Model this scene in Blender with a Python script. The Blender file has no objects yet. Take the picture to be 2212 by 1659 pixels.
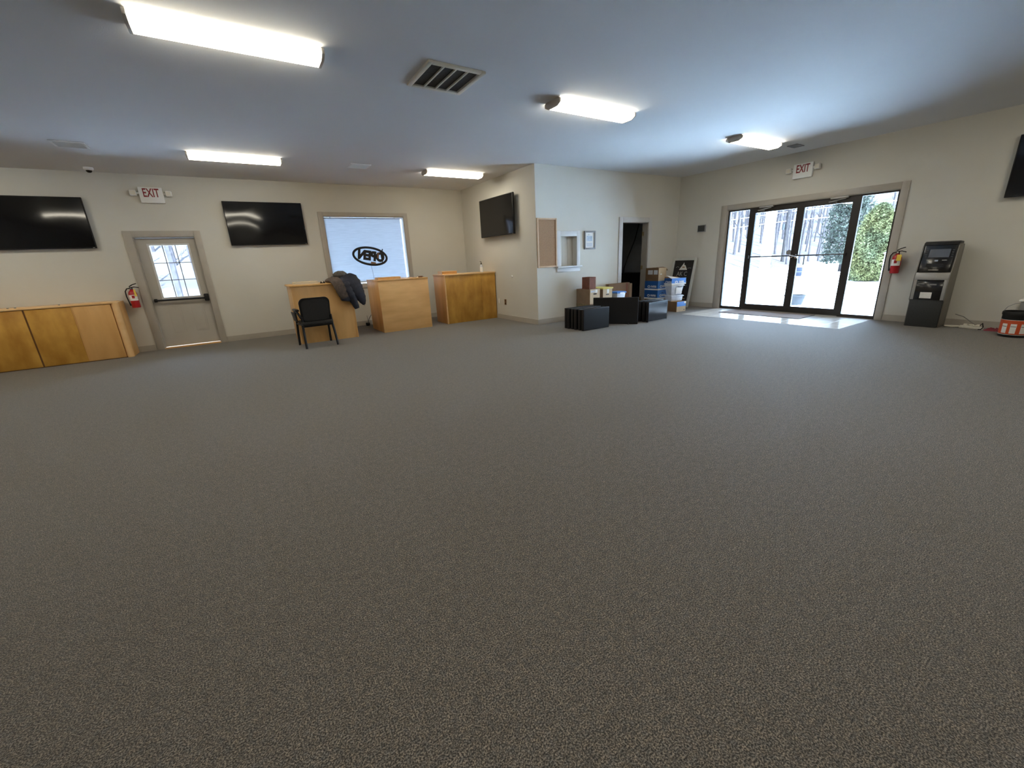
import bpy, bmesh, math, random
from mathutils import Vector, Matrix
random.seed(7)
sc = bpy.context.scene
C = sc.collection

# ------------------------------------------------------------------ camera
YAW, PITCH, ROLL, FPX, EYE = 0.5596, 0.2963, -0.0478, 883.2, 1.3443
f = Vector((math.sin(YAW)*math.cos(PITCH), math.cos(YAW)*math.cos(PITCH), -math.sin(PITCH)))
r = Vector((math.cos(YAW), -math.sin(YAW), 0)); u = r.cross(f)
r2 = r*math.cos(ROLL) + u*math.sin(ROLL); u2 = -r*math.sin(ROLL) + u*math.cos(ROLL)
cam = bpy.data.cameras.new('camera'); cam_ob = bpy.data.objects.new('camera', cam); C.objects.link(cam_ob)
cam.sensor_width = 36; cam.lens = 36*FPX/2212; cam.clip_start = .05; cam.clip_end = 400
cam_ob.matrix_world = Matrix(((r2.x, u2.x, -f.x, 0), (r2.y, u2.y, -f.y, 0), (r2.z, u2.z, -f.z, EYE), (0, 0, 0, 1)))
sc.camera = cam_ob

# ------------------------------------------------------------------ world, sun, exposure
w = bpy.data.worlds.new('sky'); sc.world = w; w.use_nodes = True
nt = w.node_tree; nt.nodes.clear()
out = nt.nodes.new('ShaderNodeOutputWorld'); bg = nt.nodes.new('ShaderNodeBackground')
tc = nt.nodes.new('ShaderNodeTexCoord'); sx = nt.nodes.new('ShaderNodeSeparateXYZ'); rp = nt.nodes.new('ShaderNodeValToRGB')
rp.color_ramp.elements[0].position = 0; rp.color_ramp.elements[0].color = (.62, .80, 1.0, 1)
rp.color_ramp.elements[1].position = 1; rp.color_ramp.elements[1].color = (.36, .58, 1.0, 1)
nt.links.new(tc.outputs['Generated'], sx.inputs[0]); nt.links.new(sx.outputs['Z'], rp.inputs[0])
nt.links.new(rp.outputs[0], bg.inputs[0]); nt.links.new(bg.outputs[0], out.inputs[0])
SKY = 9.5; bg.inputs[1].default_value = SKY
sun = bpy.data.lights.new('sun', 'SUN'); sun.energy = 46; sun.angle = .01; sun.color = (.56, .78, 1.0)
sun_ob = bpy.data.objects.new('sun', sun); C.objects.link(sun_ob)
sun_ob.rotation_euler = Vector((-.12, -.38, .92)).to_track_quat('Z', 'Y').to_euler()
vs = sc.view_settings
sc.display_settings.display_device = 'sRGB'
vs.view_transform = 'Standard'; vs.look = 'None'; vs.gamma = 1; vs.use_curve_mapping = False; vs.exposure = 1.0
LAMP = 13.3                                   # radiance of the tube-light lenses
sc.cycles.max_bounces = 10; sc.cycles.diffuse_bounces = 6; sc.cycles.glossy_bounces = 4
sc.cycles.transparent_max_bounces = 12; sc.cycles.sample_clamp_indirect = 40
sc.cycles.caustics_reflective = False; sc.cycles.caustics_refractive = False

# ------------------------------------------------------------------ materials
MATS = {}
def mat(name, col=(.5, .5, .5), rough=.6, metal=0, spec=.5, var=0, vscale=8, vstretch=(1, 1, 1), bump=0, bscale=200, col2=None, emit=None, sheen=0, coat=0):
    m = bpy.data.materials.new(name); m.use_nodes = True; n = m.node_tree; b = n.nodes['Principled BSDF']
    b.inputs['Base Color'].default_value = (*col, 1); b.inputs['Roughness'].default_value = rough
    b.inputs['Metallic'].default_value = metal; b.inputs['Specular IOR Level'].default_value = spec
    if sheen: b.inputs['Sheen Weight'].default_value = sheen
    if coat: b.inputs['Coat Weight'].default_value = coat; b.inputs['Coat Roughness'].default_value = .12
    tcn = n.nodes.new('ShaderNodeTexCoord'); mp = n.nodes.new('ShaderNodeMapping'); mp.inputs['Scale'].default_value = vstretch
    n.links.new(tcn.outputs['Object'], mp.inputs[0])
    if var or col2:
        no = n.nodes.new('ShaderNodeTexNoise'); no.inputs['Scale'].default_value = vscale; no.inputs['Detail'].default_value = 5
        n.links.new(mp.outputs[0], no.inputs['Vector'])
        cr = n.nodes.new('ShaderNodeValToRGB'); n.links.new(no.outputs[0], cr.inputs[0])
        c2 = col2 or tuple(min(1, c*(1+var)) for c in col); c1 = col if col2 else tuple(c*(1-var) for c in col)
        cr.color_ramp.elements[0].position = .32; cr.color_ramp.elements[0].color = (*c1, 1)
        cr.color_ramp.elements[1].position = .68; cr.color_ramp.elements[1].color = (*c2, 1)
        n.links.new(cr.outputs[0], b.inputs['Base Color'])
    if bump:
        nb = n.nodes.new('ShaderNodeTexNoise'); nb.inputs['Scale'].default_value = bscale; nb.inputs['Detail'].default_value = 3
        n.links.new(tcn.outputs['Object'], nb.inputs['Vector'])
        bp = n.nodes.new('ShaderNodeBump'); bp.inputs['Strength'].default_value = bump; bp.inputs['Distance'].default_value = .01
        n.links.new(nb.outputs[0], bp.inputs['Height']); n.links.new(bp.outputs[0], b.inputs['Normal'])
    if emit: b.inputs['Emission Color'].default_value = (*emit[0], 1); b.inputs['Emission Strength'].default_value = emit[1]
    MATS[name] = m; return m

mat('paint', (.60, .575, .51), .75, var=.025, vscale=1.2, bump=.12, bscale=160)
mat('ceiling_paint', (.70, .70, .70), .85, var=.015, vscale=1.0, bump=.1, bscale=120)
mat('office_paint', (.50, .52, .55), .8, var=.05)
mat('trim', (.41, .37, .315), .5, var=.04, vscale=5, bump=.05)
mat('trim_pale', (.62, .62, .61), .5, var=.03)
mat('door_paint', (.45, .415, .36), .45, var=.03, vscale=4)
mat('white_plastic', (.78, .77, .74), .4)
mat('cream_plastic', (.70, .66, .56), .45)
mat('white_metal', (.75, .75, .73), .4)
mat('endcap', (.50, .46, .40), .5)
mat('black_plastic', (.009, .009, .010), .45, spec=.3)
mat('black_gloss', (.006, .006, .007), .16, spec=.6)
mat('black_matte', (.010, .010, .011), .7, var=.2, vscale=30)
mat('fabric_black', (.022, .021, .02), .85, var=.35, vscale=220, bump=.4, bscale=260)
mat('dark_grey', (.034, .037, .038), .45, var=.15, vscale=60)
mat('grey', (.22, .22, .22), .5)
mat('silver', (.34, .325, .30), .45, metal=.25)
mat('silver_dark', (.19, .18, .16), .5, metal=.2)
mat('chrome', (.75, .76, .78), .18, metal=1)
mat('bronze', (.028, .024, .021), .42, metal=.3, var=.15, vscale=3)
mat('dark_filter', (.03, .03, .028), .8, var=.5, vscale=90)
mat('wood', (.62, .335, .105), .42, col2=(.78, .46, .17), vscale=3.2, vstretch=(1.4, 1.4, .35), bump=.03, bscale=60, coat=.15)
mat('wood_grain_flat', (.74, .42, .155), .42, col2=(.90, .56, .235), vscale=3.0, vstretch=(.45, 1.2, 2.2), bump=.03, bscale=60, coat=.15)
mat('wood_amber', (.43, .20, .026), .42, col2=(.66, .36, .065), vscale=3.6, vstretch=(1.5, 1.5, .7), bump=.03, bscale=60, coat=.15)
mat('wood_light', (.78, .48, .21), .4, col2=(.86, .57, .28), vscale=4, vstretch=(.6, 2, 2), coat=.2)
mat('wood_dark', (.16, .075, .025), .5)
mat('wood_pale', (.68, .58, .42), .45, var=.06)
mat('cork', (.36, .22, .125), .9, var=.14, vscale=70, bump=.2, bscale=150)
mat('cork_frame', (.58, .40, .25), .5, var=.06, vscale=20)
mat('red', (.42, .012, .016), .3, coat=.3)
mat('red_cloth', (.16, .02, .03), .9, var=.3, vscale=30)
mat('red_letter', (.24, .012, .016), .5)
mat('yellow', (.78, .55, .06), .5)
mat('yellow_lid', (.72, .62, .16), .5)
mat('white_paper', (.80, .79, .75), .7, var=.03, vscale=40)
mat('photo_print', (.30, .38, .46), .3, col2=(.55, .62, .70), vscale=18)
mat('print_grey', (.45, .47, .50), .6, col2=(.72, .73, .75), vscale=70, vstretch=(1, 1, 6))
mat('kraft', (.25, .175, .115), .85, var=.1, vscale=6)  # plain brown card; also the painted shaded sides of the file boxes
mat('kraft_lit', (.56, .43, .28), .85, var=.06, vscale=6)  # paler copy of the card: entrance light painted into the box fronts
mat('kraft_red', (.17, .055, .028), .75, var=.2, vscale=12)
mat('kraft_dark', (.17, .095, .045), .85, var=.12, vscale=7)  # own brown of some cartons; shade painted on the left sides of others
mat('green_print', (.10, .14, .05), .8, col2=(.25, .2, .1), vscale=25)
mat('blue_shaded', (.012, .085, .30), .5, var=.08, vscale=5)  # darker copy of the paper-box blue: shade painted on the sides
mat('blue_light', (.06, .22, .62), .5, var=.06, vscale=5)  # paper-box fronts coloured as lit by the entrance; also plain blue lid and label
mat('tub', (.62, .66, .72), .3, var=.14, vscale=9)
mat('slate', (.012, .012, .013), .7, var=.4, vscale=14)
mat('chalk', (.42, .41, .40), .9)
mat('sign_frame', (.52, .52, .47), .5, var=.06, vscale=9)
mat('orange', (.62, .085, .02), .5)
mat('navy_fabric', (.008, .010, .022), .6, var=.3, vscale=14, bump=.5, bscale=30)
mat('brown_fabric', (.085, .062, .048), .85, var=.25, vscale=24, bump=.5, bscale=45)
mat('grey_fabric', (.10, .09, .075), .9, var=.3, vscale=40, bump=.5, bscale=60)
mat('mat_rug', (.30, .24, .21), .95, var=.15, vscale=120, bump=.4, bscale=300)
mat('tile', (.80, .765, .70), .17, var=.07, vscale=4, coat=.3)
mat('grout', (.30, .28, .26), .8)
mat('cord_white', (.66, .62, .52), .5)
mat('cord_grey', (.2, .19, .17), .5)
mat('brass', (.36, .28, .15), .35, metal=.9)
mat('screen_grey', (.10, .11, .13), .25)
mat('siding', (.7, .7, .68), .6)
# outdoors
mat('concrete', (.82, .83, .84), .9, var=.05, vscale=.6)
mat('post_white', (.82, .82, .82), .5)
mat('hill', (.034, .029, .028), .95, col2=(.062, .052, .047), vscale=.35, vstretch=(1, 1, 2.5), spec=.05)
mat('bark', (.048, .041, .042), .9, var=.25, vscale=9, spec=.05)
mat('bark_dark', (.03, .026, .025), .9, var=.25, vscale=9, spec=.05)
mat('leaf_yellow', (.085, .08, .03), .7, col2=(.05, .057, .03), vscale=1.3, spec=.05)
mat('leaf_spruce', (.022, .026, .020), .7, col2=(.04, .044, .034), vscale=1.3, spec=.05)
mat('leaf_inner', (.03, .032, .016), .9, spec=.05)
mat('pot', (.03, .03, .032), .8, spec=.05)
mat('barrel_blue', (.018, .02, .028), .8, spec=.05)

def special():
    # clear thin glass: transparent with a fresnel reflection
    m = bpy.data.materials.new('glass'); m.use_nodes = True; n = m.node_tree; n.nodes.clear()
    o = n.nodes.new('ShaderNodeOutputMaterial'); mx = n.nodes.new('ShaderNodeMixShader'); tr = n.nodes.new('ShaderNodeBsdfTransparent')
    gl = n.nodes.new('ShaderNodeBsdfGlossy'); gl.inputs['Roughness'].default_value = .02; fr = n.nodes.new('ShaderNodeFresnel'); fr.inputs[0].default_value = 1.45
    tr.inputs[0].default_value = (.96, .97, .97, 1)
    n.links.new(fr.outputs[0], mx.inputs[0]); n.links.new(tr.outputs[0], mx.inputs[1]); n.links.new(gl.outputs[0], mx.inputs[2]); n.links.new(mx.outputs[0], o.inputs[0]); MATS['glass'] = m
    # translucent roller shade
    m = bpy.data.materials.new('shade_cloth'); m.use_nodes = True; n = m.node_tree; n.nodes.clear()
    o = n.nodes.new('ShaderNodeOutputMaterial'); mx = n.nodes.new('ShaderNodeMixShader'); mx.inputs[0].default_value = .62
    d = n.nodes.new('ShaderNodeBsdfDiffuse'); t = n.nodes.new('ShaderNodeBsdfTranslucent'); no = n.nodes.new('ShaderNodeTexNoise'); cr = n.nodes.new('ShaderNodeValToRGB')
    tcn = n.nodes.new('ShaderNodeTexCoord'); mp = n.nodes.new('ShaderNodeMapping'); mp.inputs['Scale'].default_value = (2, 1, 30); no.inputs['Scale'].default_value = 2
    n.links.new(tcn.outputs['Object'], mp.inputs[0]); n.links.new(mp.outputs[0], no.inputs['Vector']); n.links.new(no.outputs[0], cr.inputs[0])
    cr.color_ramp.elements[0].color = (.48, .49, .51, 1); cr.color_ramp.elements[1].color = (.55, .56, .58, 1); cr.color_ramp.elements[0].position = .3; cr.color_ramp.elements[1].position = .7
    n.links.new(cr.outputs[0], d.inputs[0]); n.links.new(cr.outputs[0], t.inputs[0]); n.links.new(d.outputs[0], mx.inputs[1]); n.links.new(t.outputs[0], mx.inputs[2]); n.links.new(mx.outputs[0], o.inputs[0]); MATS['shade_cloth'] = m
    # light diffuser of the tube lights
    m = bpy.data.materials.new('lens'); m.use_nodes = True; n = m.node_tree; n.nodes.clear()
    o = n.nodes.new('ShaderNodeOutputMaterial'); e = n.nodes.new('ShaderNodeEmission'); e.inputs[0].default_value = (1, .92, .75, 1); e.inputs[1].default_value = LAMP
    n.links.new(e.outputs[0], o.inputs[0]); MATS['lens'] = m; mat('casing_pale', (.55, .54, .52), .5, var=.03)
    # wavy black glass of the televisions
    m = mat('tv_screen', (.004, .004, .005), .07, spec=.45); n = m.node_tree; b = n.nodes['Principled BSDF']
    no = n.nodes.new('ShaderNodeTexNoise'); no.inputs['Scale'].default_value = 2.2; no.inputs['Detail'].default_value = 0; tcn = n.nodes.new('ShaderNodeTexCoord')
    bp = n.nodes.new('ShaderNodeBump'); bp.inputs['Strength'].default_value = .5; bp.inputs['Distance'].default_value = .012
    n.links.new(tcn.outputs['Object'], no.inputs['Vector']); n.links.new(no.outputs[0], bp.inputs['Height']); n.links.new(bp.outputs[0], b.inputs['Normal'])
    # looped carpet
    m = mat('carpet', (.09, .08, .07), .72, spec=.45, sheen=.2); n = m.node_tree; b = n.nodes['Principled BSDF']; b.inputs['Sheen Roughness'].default_value = .5
    tcn = n.nodes.new('ShaderNodeTexCoord')
    n1 = n.nodes.new('ShaderNodeTexNoise'); n1.inputs['Scale'].default_value = 200; n1.inputs['Detail'].default_value = 1; n1.inputs['Roughness'].default_value = .7
    n2 = n.nodes.new('ShaderNodeTexNoise'); n2.inputs['Scale'].default_value = 55; n2.inputs['Detail'].default_value = 3
    n3 = n.nodes.new('ShaderNodeTexNoise'); n3.inputs['Scale'].default_value = 24; n3.inputs['Detail'].default_value = 2
    for k in (n1, n2, n3): n.links.new(tcn.outputs['Object'], k.inputs['Vector'])
    c1 = n.nodes.new('ShaderNodeValToRGB'); c1.color_ramp.elements[0].position = .36; c1.color_ramp.elements[0].color = (.016, .0145, .013, 1)
    c1.color_ramp.elements[1].position = .64; c1.color_ramp.elements[1].color = (.262, .243, .22, 1); e = c1.color_ramp.elements.new(.5); e.color = (.092, .0855, .077, 1)
    c2 = n.nodes.new('ShaderNodeValToRGB'); c2.color_ramp.elements[0].position = .35; c2.color_ramp.elements[0].color = (.78, .80, .82, 1)
    c2.color_ramp.elements[1].position = .65; c2.color_ramp.elements[1].color = (1.24, 1.13, 1.0, 1)
    c3 = n.nodes.new('ShaderNodeValToRGB'); c3.color_ramp.elements[0].position = .35; c3.color_ramp.elements[0].color = (.88, .88, .88, 1)
    c3.color_ramp.elements[1].position = .65; c3.color_ramp.elements[1].color = (1.12, 1.12, 1.12, 1)
    n.links.new(n1.outputs[0], c1.inputs[0]); n.links.new(n2.outputs[0], c2.inputs[0]); n.links.new(n3.outputs[0], c3.inputs[0])
    m1 = n.nodes.new('ShaderNodeMixRGB'); m1.blend_type = 'MULTIPLY'; m1.inputs[0].default_value = 1; m2 = n.nodes.new('ShaderNodeMixRGB'); m2.blend_type = 'MULTIPLY'; m2.inputs[0].default_value = 1
    n.links.new(c1.outputs[0], m1.inputs[1]); n.links.new(c2.outputs[0], m1.inputs[2]); n.links.new(m1.outputs[0], m2.inputs[1]); n.links.new(c3.outputs[0], m2.inputs[2])
    n.links.new(m2.outputs[0], b.inputs['Base Color'])
    bp = n.nodes.new('ShaderNodeBump'); bp.inputs['Strength'].default_value = .7; bp.inputs['Distance'].default_value = .006
    n.links.new(n1.outputs[0], bp.inputs['Height']); n.links.new(bp.outputs[0], b.inputs['Normal'])
special()

# ------------------------------------------------------------------ mesh helpers
class MB:
    def __init__(s): s.bm = bmesh.new()
    def box(s, x0, x1, y0, y1, z0, z1):
        v = [s.bm.verts.new((x, y, z)) for x in (x0, x1) for y in (y0, y1) for z in (z0, z1)]
        for q in ((0, 1, 3, 2), (4, 6, 7, 5), (0, 4, 5, 1), (2, 3, 7, 6), (0, 2, 6, 4), (1, 5, 7, 3)): s.bm.faces.new([v[i] for i in q])
        return s
    def hexa(s, bottom, top):               # two quads of 3D points, same winding
        b = [s.bm.verts.new(p) for p in bottom]; t = [s.bm.verts.new(p) for p in top]; n = len(b)
        s.bm.faces.new(b[::-1]); s.bm.faces.new(t)
        for i in range(n): s.bm.faces.new((b[i], b[(i+1) % n], t[(i+1) % n], t[i]))
        return s
    def prism(s, poly, a0, a1, axis='x'):   # polygon of (p,q): axis x -> (y,z), y -> (x,z), z -> (x,y)
        g = {'x': lambda a, p: (a, p[0], p[1]), 'y': lambda a, p: (p[0], a, p[1]), 'z': lambda a, p: (p[0], p[1], a)}[axis]
        return s.hexa([g(a0, p) for p in poly], [g(a1, p) for p in poly])
    def tube(s, pts, rad, seg=8, caps=True, closed=False):
        pts = [Vector(p) for p in pts]; n = len(pts)
        rad = rad if isinstance(rad, (list, tuple)) else [rad]*n
        rings = []; up = None
        for i, p in enumerate(pts):
            a = pts[(i-1) % n] if (i or closed) else p; b = pts[(i+1) % n] if (i < n-1 or closed) else p
            t = (b-a).normalized()
            if up is None: up = t.orthogonal().normalized()
            up = (up - t*up.dot(t)); up = up.normalized() if up.length > 1e-6 else t.orthogonal().normalized()
            sd = t.cross(up)
            rings.append([s.bm.verts.new(p + (up*math.cos(k*2*math.pi/seg) + sd*math.sin(k*2*math.pi/seg))*rad[i]) for k in range(seg)])
        for i in range(n if closed else n-1):
            A, B = rings[i], rings[(i+1) % n]
            for k in range(seg): s.bm.faces.new((A[k], A[(k+1) % seg], B[(k+1) % seg], B[k]))
        if caps and not closed: s.bm.faces.new(rings[0][::-1]); s.bm.faces.new(rings[-1])
        return s
    def lathe(s, prof, seg=24, c=(0, 0, 0), a0=0, a1=2*math.pi):
        full = abs(a1-a0-2*math.pi) < 1e-6; m = seg if full else seg+1; cols = []
        for k in range(m):
            a = a0 + (a1-a0)*k/seg
            cols.append([s.bm.verts.new((c[0]+q[0]*math.cos(a), c[1]+q[0]*math.sin(a), c[2]+q[1])) for q in prof])
        for k in range(m if full else m-1):
            A, B = cols[k], cols[(k+1) % m]
            for i in range(len(prof)-1):
                if prof[i][0] < 1e-6 and prof[i+1][0] < 1e-6: continue
                s.bm.faces.new((A[i], B[i], B[i+1], A[i+1]))
        bmesh.ops.remove_doubles(s.bm, verts=s.bm.verts, dist=1e-6)
        return s
    def loft(s, pts, lat, a, b, seg=16):
        pts = [Vector(p) for p in pts]; rings = []
        for i, p in enumerate(pts):
            t = (pts[min(i+1, len(pts)-1)] - pts[max(i-1, 0)]).normalized(); l = Vector(lat[i] if isinstance(lat[0], (tuple, list)) else lat); l = (l - t*l.dot(t)).normalized(); nn = t.cross(l)
            rings.append([s.bm.verts.new(p + l*a[i]*math.cos(k*2*math.pi/seg) + nn*b[i]*math.sin(k*2*math.pi/seg)) for k in range(seg)])
        for A, B in zip(rings, rings[1:]):
            for k in range(seg): s.bm.faces.new((A[k], A[(k+1) % seg], B[(k+1) % seg], B[k]))
        s.bm.faces.new(rings[0][::-1]); s.bm.faces.new(rings[-1]); return s
    def bevel(s, off, seg=2):
        bmesh.ops.recalc_face_normals(s.bm, faces=s.bm.faces)
        es = [e for e in s.bm.edges if len(e.link_faces) == 2 and e.calc_face_angle(0) > .5]
        bmesh.ops.bevel(s.bm, geom=es, offset=off, segments=seg, profile=.5, affect='EDGES'); return s
    def mesh(s, name, material, smooth=False):
        bmesh.ops.recalc_face_normals(s.bm, faces=s.bm.faces)
        me = bpy.data.meshes.new(name); s.bm.to_mesh(me); s.bm.free(); me.materials.append(MATS[material])
        if smooth:
            for pl in me.polygons: pl.use_smooth = True
            me.set_sharp_from_angle(angle=.7)
        return me
    def build(s, name, material, parent=None, smooth=False, bevel=0, loc=None):
        if bevel: s.bevel(bevel); smooth = True
        o = bpy.data.objects.new(name, s.mesh(name, material, smooth)); C.objects.link(o)
        if parent: o.parent = parent
        if loc: o.location = loc
        return o
def tag(o, label, cat, group=None):
    o['label'] = label; o['category'] = cat
    if group: o['group'] = group
    return o
def thing(name, label, cat, loc=(0, 0, 0), rot=0, group=None):
    o = bpy.data.objects.new(name, None); o.empty_display_size = .1; C.objects.link(o); o.location = loc; o.rotation_euler = (0, 0, rot)
    return tag(o, label, cat, group)
def struct(o, label=None):
    o['kind'] = 'structure'
    if label: o['label'] = label
    return o
def frame(name, loc=(0, 0, 0), rot=0, label=None):
    o = bpy.data.objects.new(name, None); o.empty_display_size = .1; C.objects.link(o); o.location = loc; o.rotation_euler = (0, 0, rot); return struct(o, label)
def copy_tree(o, parent=None):
    c = o.copy(); C.objects.link(c); c.parent = parent
    for ch in o.children: copy_tree(ch, c)
    return c
def text(name, s, size, material, parent, loc, rot=(math.pi/2, 0, 0), ext=.002, sx=1, bold=0):
    cu = bpy.data.curves.new(name, 'FONT'); cu.body = s; cu.size = size; cu.extrude = ext; cu.offset = bold; cu.align_x = 'CENTER'; cu.align_y = 'CENTER'; cu.resolution_u = 3
    tmp = bpy.data.objects.new('tmp', cu); C.objects.link(tmp)
    me = bpy.data.meshes.new_from_object(tmp.evaluated_get(bpy.context.evaluated_depsgraph_get())); bpy.data.objects.remove(tmp); bpy.data.curves.remove(cu)
    me.materials.clear(); me.materials.append(MATS[material])
    o = bpy.data.objects.new(name, me); C.objects.link(o); o.parent = parent; o.location = loc; o.rotation_euler = rot; o.scale = (sx, 1, 1); return o
R90 = -math.pi/2     # things on walls that face -x: built facing -y, turned by R90

# ------------------------------------------------------------------ the room
YA, XB, YC, XD, H = 10.093, 5.075, 6.94, 9.471, 3.05
XL, YF, T = -5.2, -3.6, .16
TX, TY0, TY1 = 8.10, 2.73, 5.68      # entrance tiles
b = MB(); b.box(XL-T, TX, YF-T, YA+T, -.2, 0); b.box(TX, XD+T, YF-T, TY0, -.2, 0); b.box(TX, XD+T, TY1, YA+T, -.2, 0); b.box(TX, XD+T, TY0, TY1, -.2, -.012)
floor = struct(b.build('floor', 'carpet'), 'grey brown looped carpet covering the hall floor')
b = MB(); b.box(TX, XD+T, TY0, TY1, -.012, -.004); b.build('grout_bed', 'grout', floor)
nx, ny = 4, 9; tw, tl = (XD+.02-TX)/nx, (TY1-TY0)/ny
tile_me = MB().box(0, tw-.006, 0, tl-.006, -.004, .002).bevel(.0015, 1).mesh('floor_tile', 'tile')
for i in range(nx):
    for j in range(ny):
        o = bpy.data.objects.new('floor_tile', tile_me); C.objects.link(o); o.parent = floor; o.location = (TX+i*tw+.003, TY0+j*tl+.003, 0)
struct(MB().box(XL-T, XD+T, YF-T, YA+T, H, H+.25).build('ceiling', 'ceiling_paint'), 'smooth pale ceiling')

def wall(name, along, pos, thick, a0, a1, holes, label, m='paint'):
    """slab along x (pos = y of the room face) or y (pos = x), with rectangular openings (a0,a1,z0,z1)"""
    b = MB(); cuts = sorted({a0, a1, *[h[0] for h in holes], *[h[1] for h in holes]})
    def bx(p, q, z0, z1):
        lo, hi = min(pos, pos+thick), max(pos, pos+thick)
        if along == 'x': b.box(p, q, lo, hi, z0, z1)
        else: b.box(lo, hi, p, q, z0, z1)
    for p, q in zip(cuts, cuts[1:]):
        hs = [h for h in holes if h[0] <= p+1e-6 and h[1] >= q-1e-6]
        if not hs: bx(p, q, 0, H)
        else:
            if hs[0][2] > 0: bx(p, q, 0, hs[0][2])
            bx(p, q, hs[0][3], H)
    return struct(b.build(name, m), label)
D1 = (-1.462, -.566, 0, 2.02); W1 = (1.745, 3.515, .95, 2.405)
DC = (7.495, 8.375, 0, 2.027); NI = (5.68, 6.12, 1.15, 1.742); EN = (2.70, 5.67, 0, 2.165)
wall('wall_back', 'x', YA, T, XL-T, XD+T, [D1, W1], 'beige back wall with televisions and a shaded window')
wall('wall_return', 'y', XB, .12, YC, YA, [], 'short beige side wall of the office')
wo = wall('wall_office', 'x', YC, .15, XB+.12, XD, [DC, NI], 'pale office wall with a corkboard, a pass-through and a door')
wall('wall_right', 'y', XD, T, YF-T, YA, [EN], 'long beige wall with the glass entrance')
wall('wall_left', 'y', XL, -T, YF-T, YA, [], 'beige wall left of the camera')
wall('wall_front', 'x', YF, -T, XL, XD, [], 'beige wall behind the camera')
# dark linings of the office behind the doorway
struct(MB().box(XB+.12, XD-.02, YC+.15, YC+.16, 2.06, H).box(XD-.02, XD, YC+.15, YA-.02, 0, H).box(XB+.12, XD, YA-.02, YA, 0, H).build('wall_office_inside', 'office_paint'), 'dark grey wall inside the office')

BH, BT = .105, .016
def base(name, segs):
    b = MB()
    for x0, x1, y0, y1 in segs: b.box(x0, x1, y0, y1, 0, BH)
    return struct(b.build(name, 'trim'), None)
base('baseboard_back', [(XL, D1[0]-.12, YA-BT, YA), (D1[1]+.105, XB, YA-BT, YA)])['label'] = 'taupe baseboard along the back wall'
base('baseboard_return', [(XB-BT, XB, YC-BT, YA-BT)])['label'] = 'taupe baseboard under the side television'
base('baseboard_office', [(XB, DC[0]-.115, YC-BT, YC), (DC[1]+.105, XD-BT, YC-BT, YC)])['label'] = 'taupe baseboard along the office wall'
base('baseboard_right', [(XD-BT, XD, YF, EN[0]-.105), (XD-BT, XD, EN[1]+.145, YC)])['label'] = 'taupe baseboard either side of the glass entrance'

def casing(parent, x0, x1, z0, z1, m='trim', wl=.115, wr=.1, wt=.105, sill=0, depth=.10, t=.02, mj=None):
    """casing boards round an opening, in a local frame facing -y with the wall face at y=0, plus jamb linings"""
    MB().box(x0-wl, x0, -t, 0, z0 - (sill or 0), z1+wt).build('casing_board', m, parent, bevel=.003)
    MB().box(x1, x1+wr, -t, 0, z0 - (sill or 0), z1+wt).build('casing_board', m, parent, bevel=.003)
    MB().box(x0, x1, -t, 0, z1, z1+wt).build('casing_board', m, parent, bevel=.003)
    if sill: MB().box(x0, x1, -t, 0, z0-sill, z0).build('casing_board', m, parent, bevel=.003)
    MB().box(x0, x0+.012, 0, depth, z0, z1).build('jamb', mj or m, parent); MB().box(x1-.012, x1, 0, depth, z0, z1).build('jamb', mj or m, parent)
    MB().box(x0+.012, x1-.012, 0, depth, z1-.012, z1).build('jamb', mj or m, parent)

# door_1: grey back door with a nine-pane window
d = frame('door_1', (0, YA, 0), 0, 'taupe exterior door with a nine-pane window and a push bar')
casing(d, D1[0], D1[1], 0, D1[3], depth=T)
gx0, gx1, gz0, gz1 = -1.272, -.712, .95, 1.876
lx0, lx1, ly0, ly1, lz1 = D1[0]+.014, D1[1]-.014, .055, .098, 2.005
lf = MB().box(lx0, gx0, ly0, ly1, .03, lz1).box(gx1, lx1, ly0, ly1, .03, lz1).box(gx0, gx1, ly0, ly1, .03, gz0).box(gx0, gx1, ly0, ly1, gz1, lz1).build('door_leaf', 'door_paint', d)
for x0, x1 in ((-1.255, -1.065), (-.905, -.705)):
    b = MB(); b.box(x0, x1, ly0-.004, ly0, .275, .775).bevel(.003, 1); b.box(x0+.03, x1-.03, ly0-.012, ly0-.003, .305, .745)
    b.build('raised_panel', 'door_paint', lf)
fr = MB()
for bx in ((gx0-.03, gx0, gz0-.03, gz1+.03), (gx1, gx1+.03, gz0-.03, gz1+.03), (gx0, gx1, gz0-.03, gz0), (gx0, gx1, gz1, gz1+.03)): fr.box(bx[0], bx[1], ly0-.012, ly0+.012, bx[2], bx[3])
fr.build('glazing_frame', 'trim_pale', lf)
for k in (1, 2):
    x = gx0+(gx1-gx0)*k/3; MB().box(x-.006, x+.006, ly0+.004, ly0+.018, gz0, gz1).build('muntin', 'grey', lf)
    z = gz0+(gz1-gz0)*k/3; MB().box(gx0, gx1, ly0+.004, ly0+.018, z-.006, z+.006).build('muntin', 'grey', lf)
for i in range(3):
    for j in range(3):
        x = gx0+(gx1-gx0)*i/3; z = gz0+(gz1-gz0)*j/3
        MB().box(x+.006, x+(gx1-gx0)/3-.006, ly0+.02, ly0+.024, z+.006, z+(gz1-gz0)/3-.006).build('pane', 'glass', lf)
pb = MB().tube([(lx0+.05, -.01, .905), (lx1-.03, -.01, .895)], .016, 10).build('push_bar', 'black_plastic', lf, smooth=True)
MB().box(lx1-.075, lx1-.005, -.03, ly0, .84, .975).build('latch_case', 'black_plastic', lf, bevel=.012)
MB().box(lx0+.03, lx0+.075, -.02, ly0, .875, .935).build('bar_bracket', 'black_plastic', lf, bevel=.008)
MB().box(D1[0], D1[1], -.02, T, 0, .022).build('threshold', 'wood', d)

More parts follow.
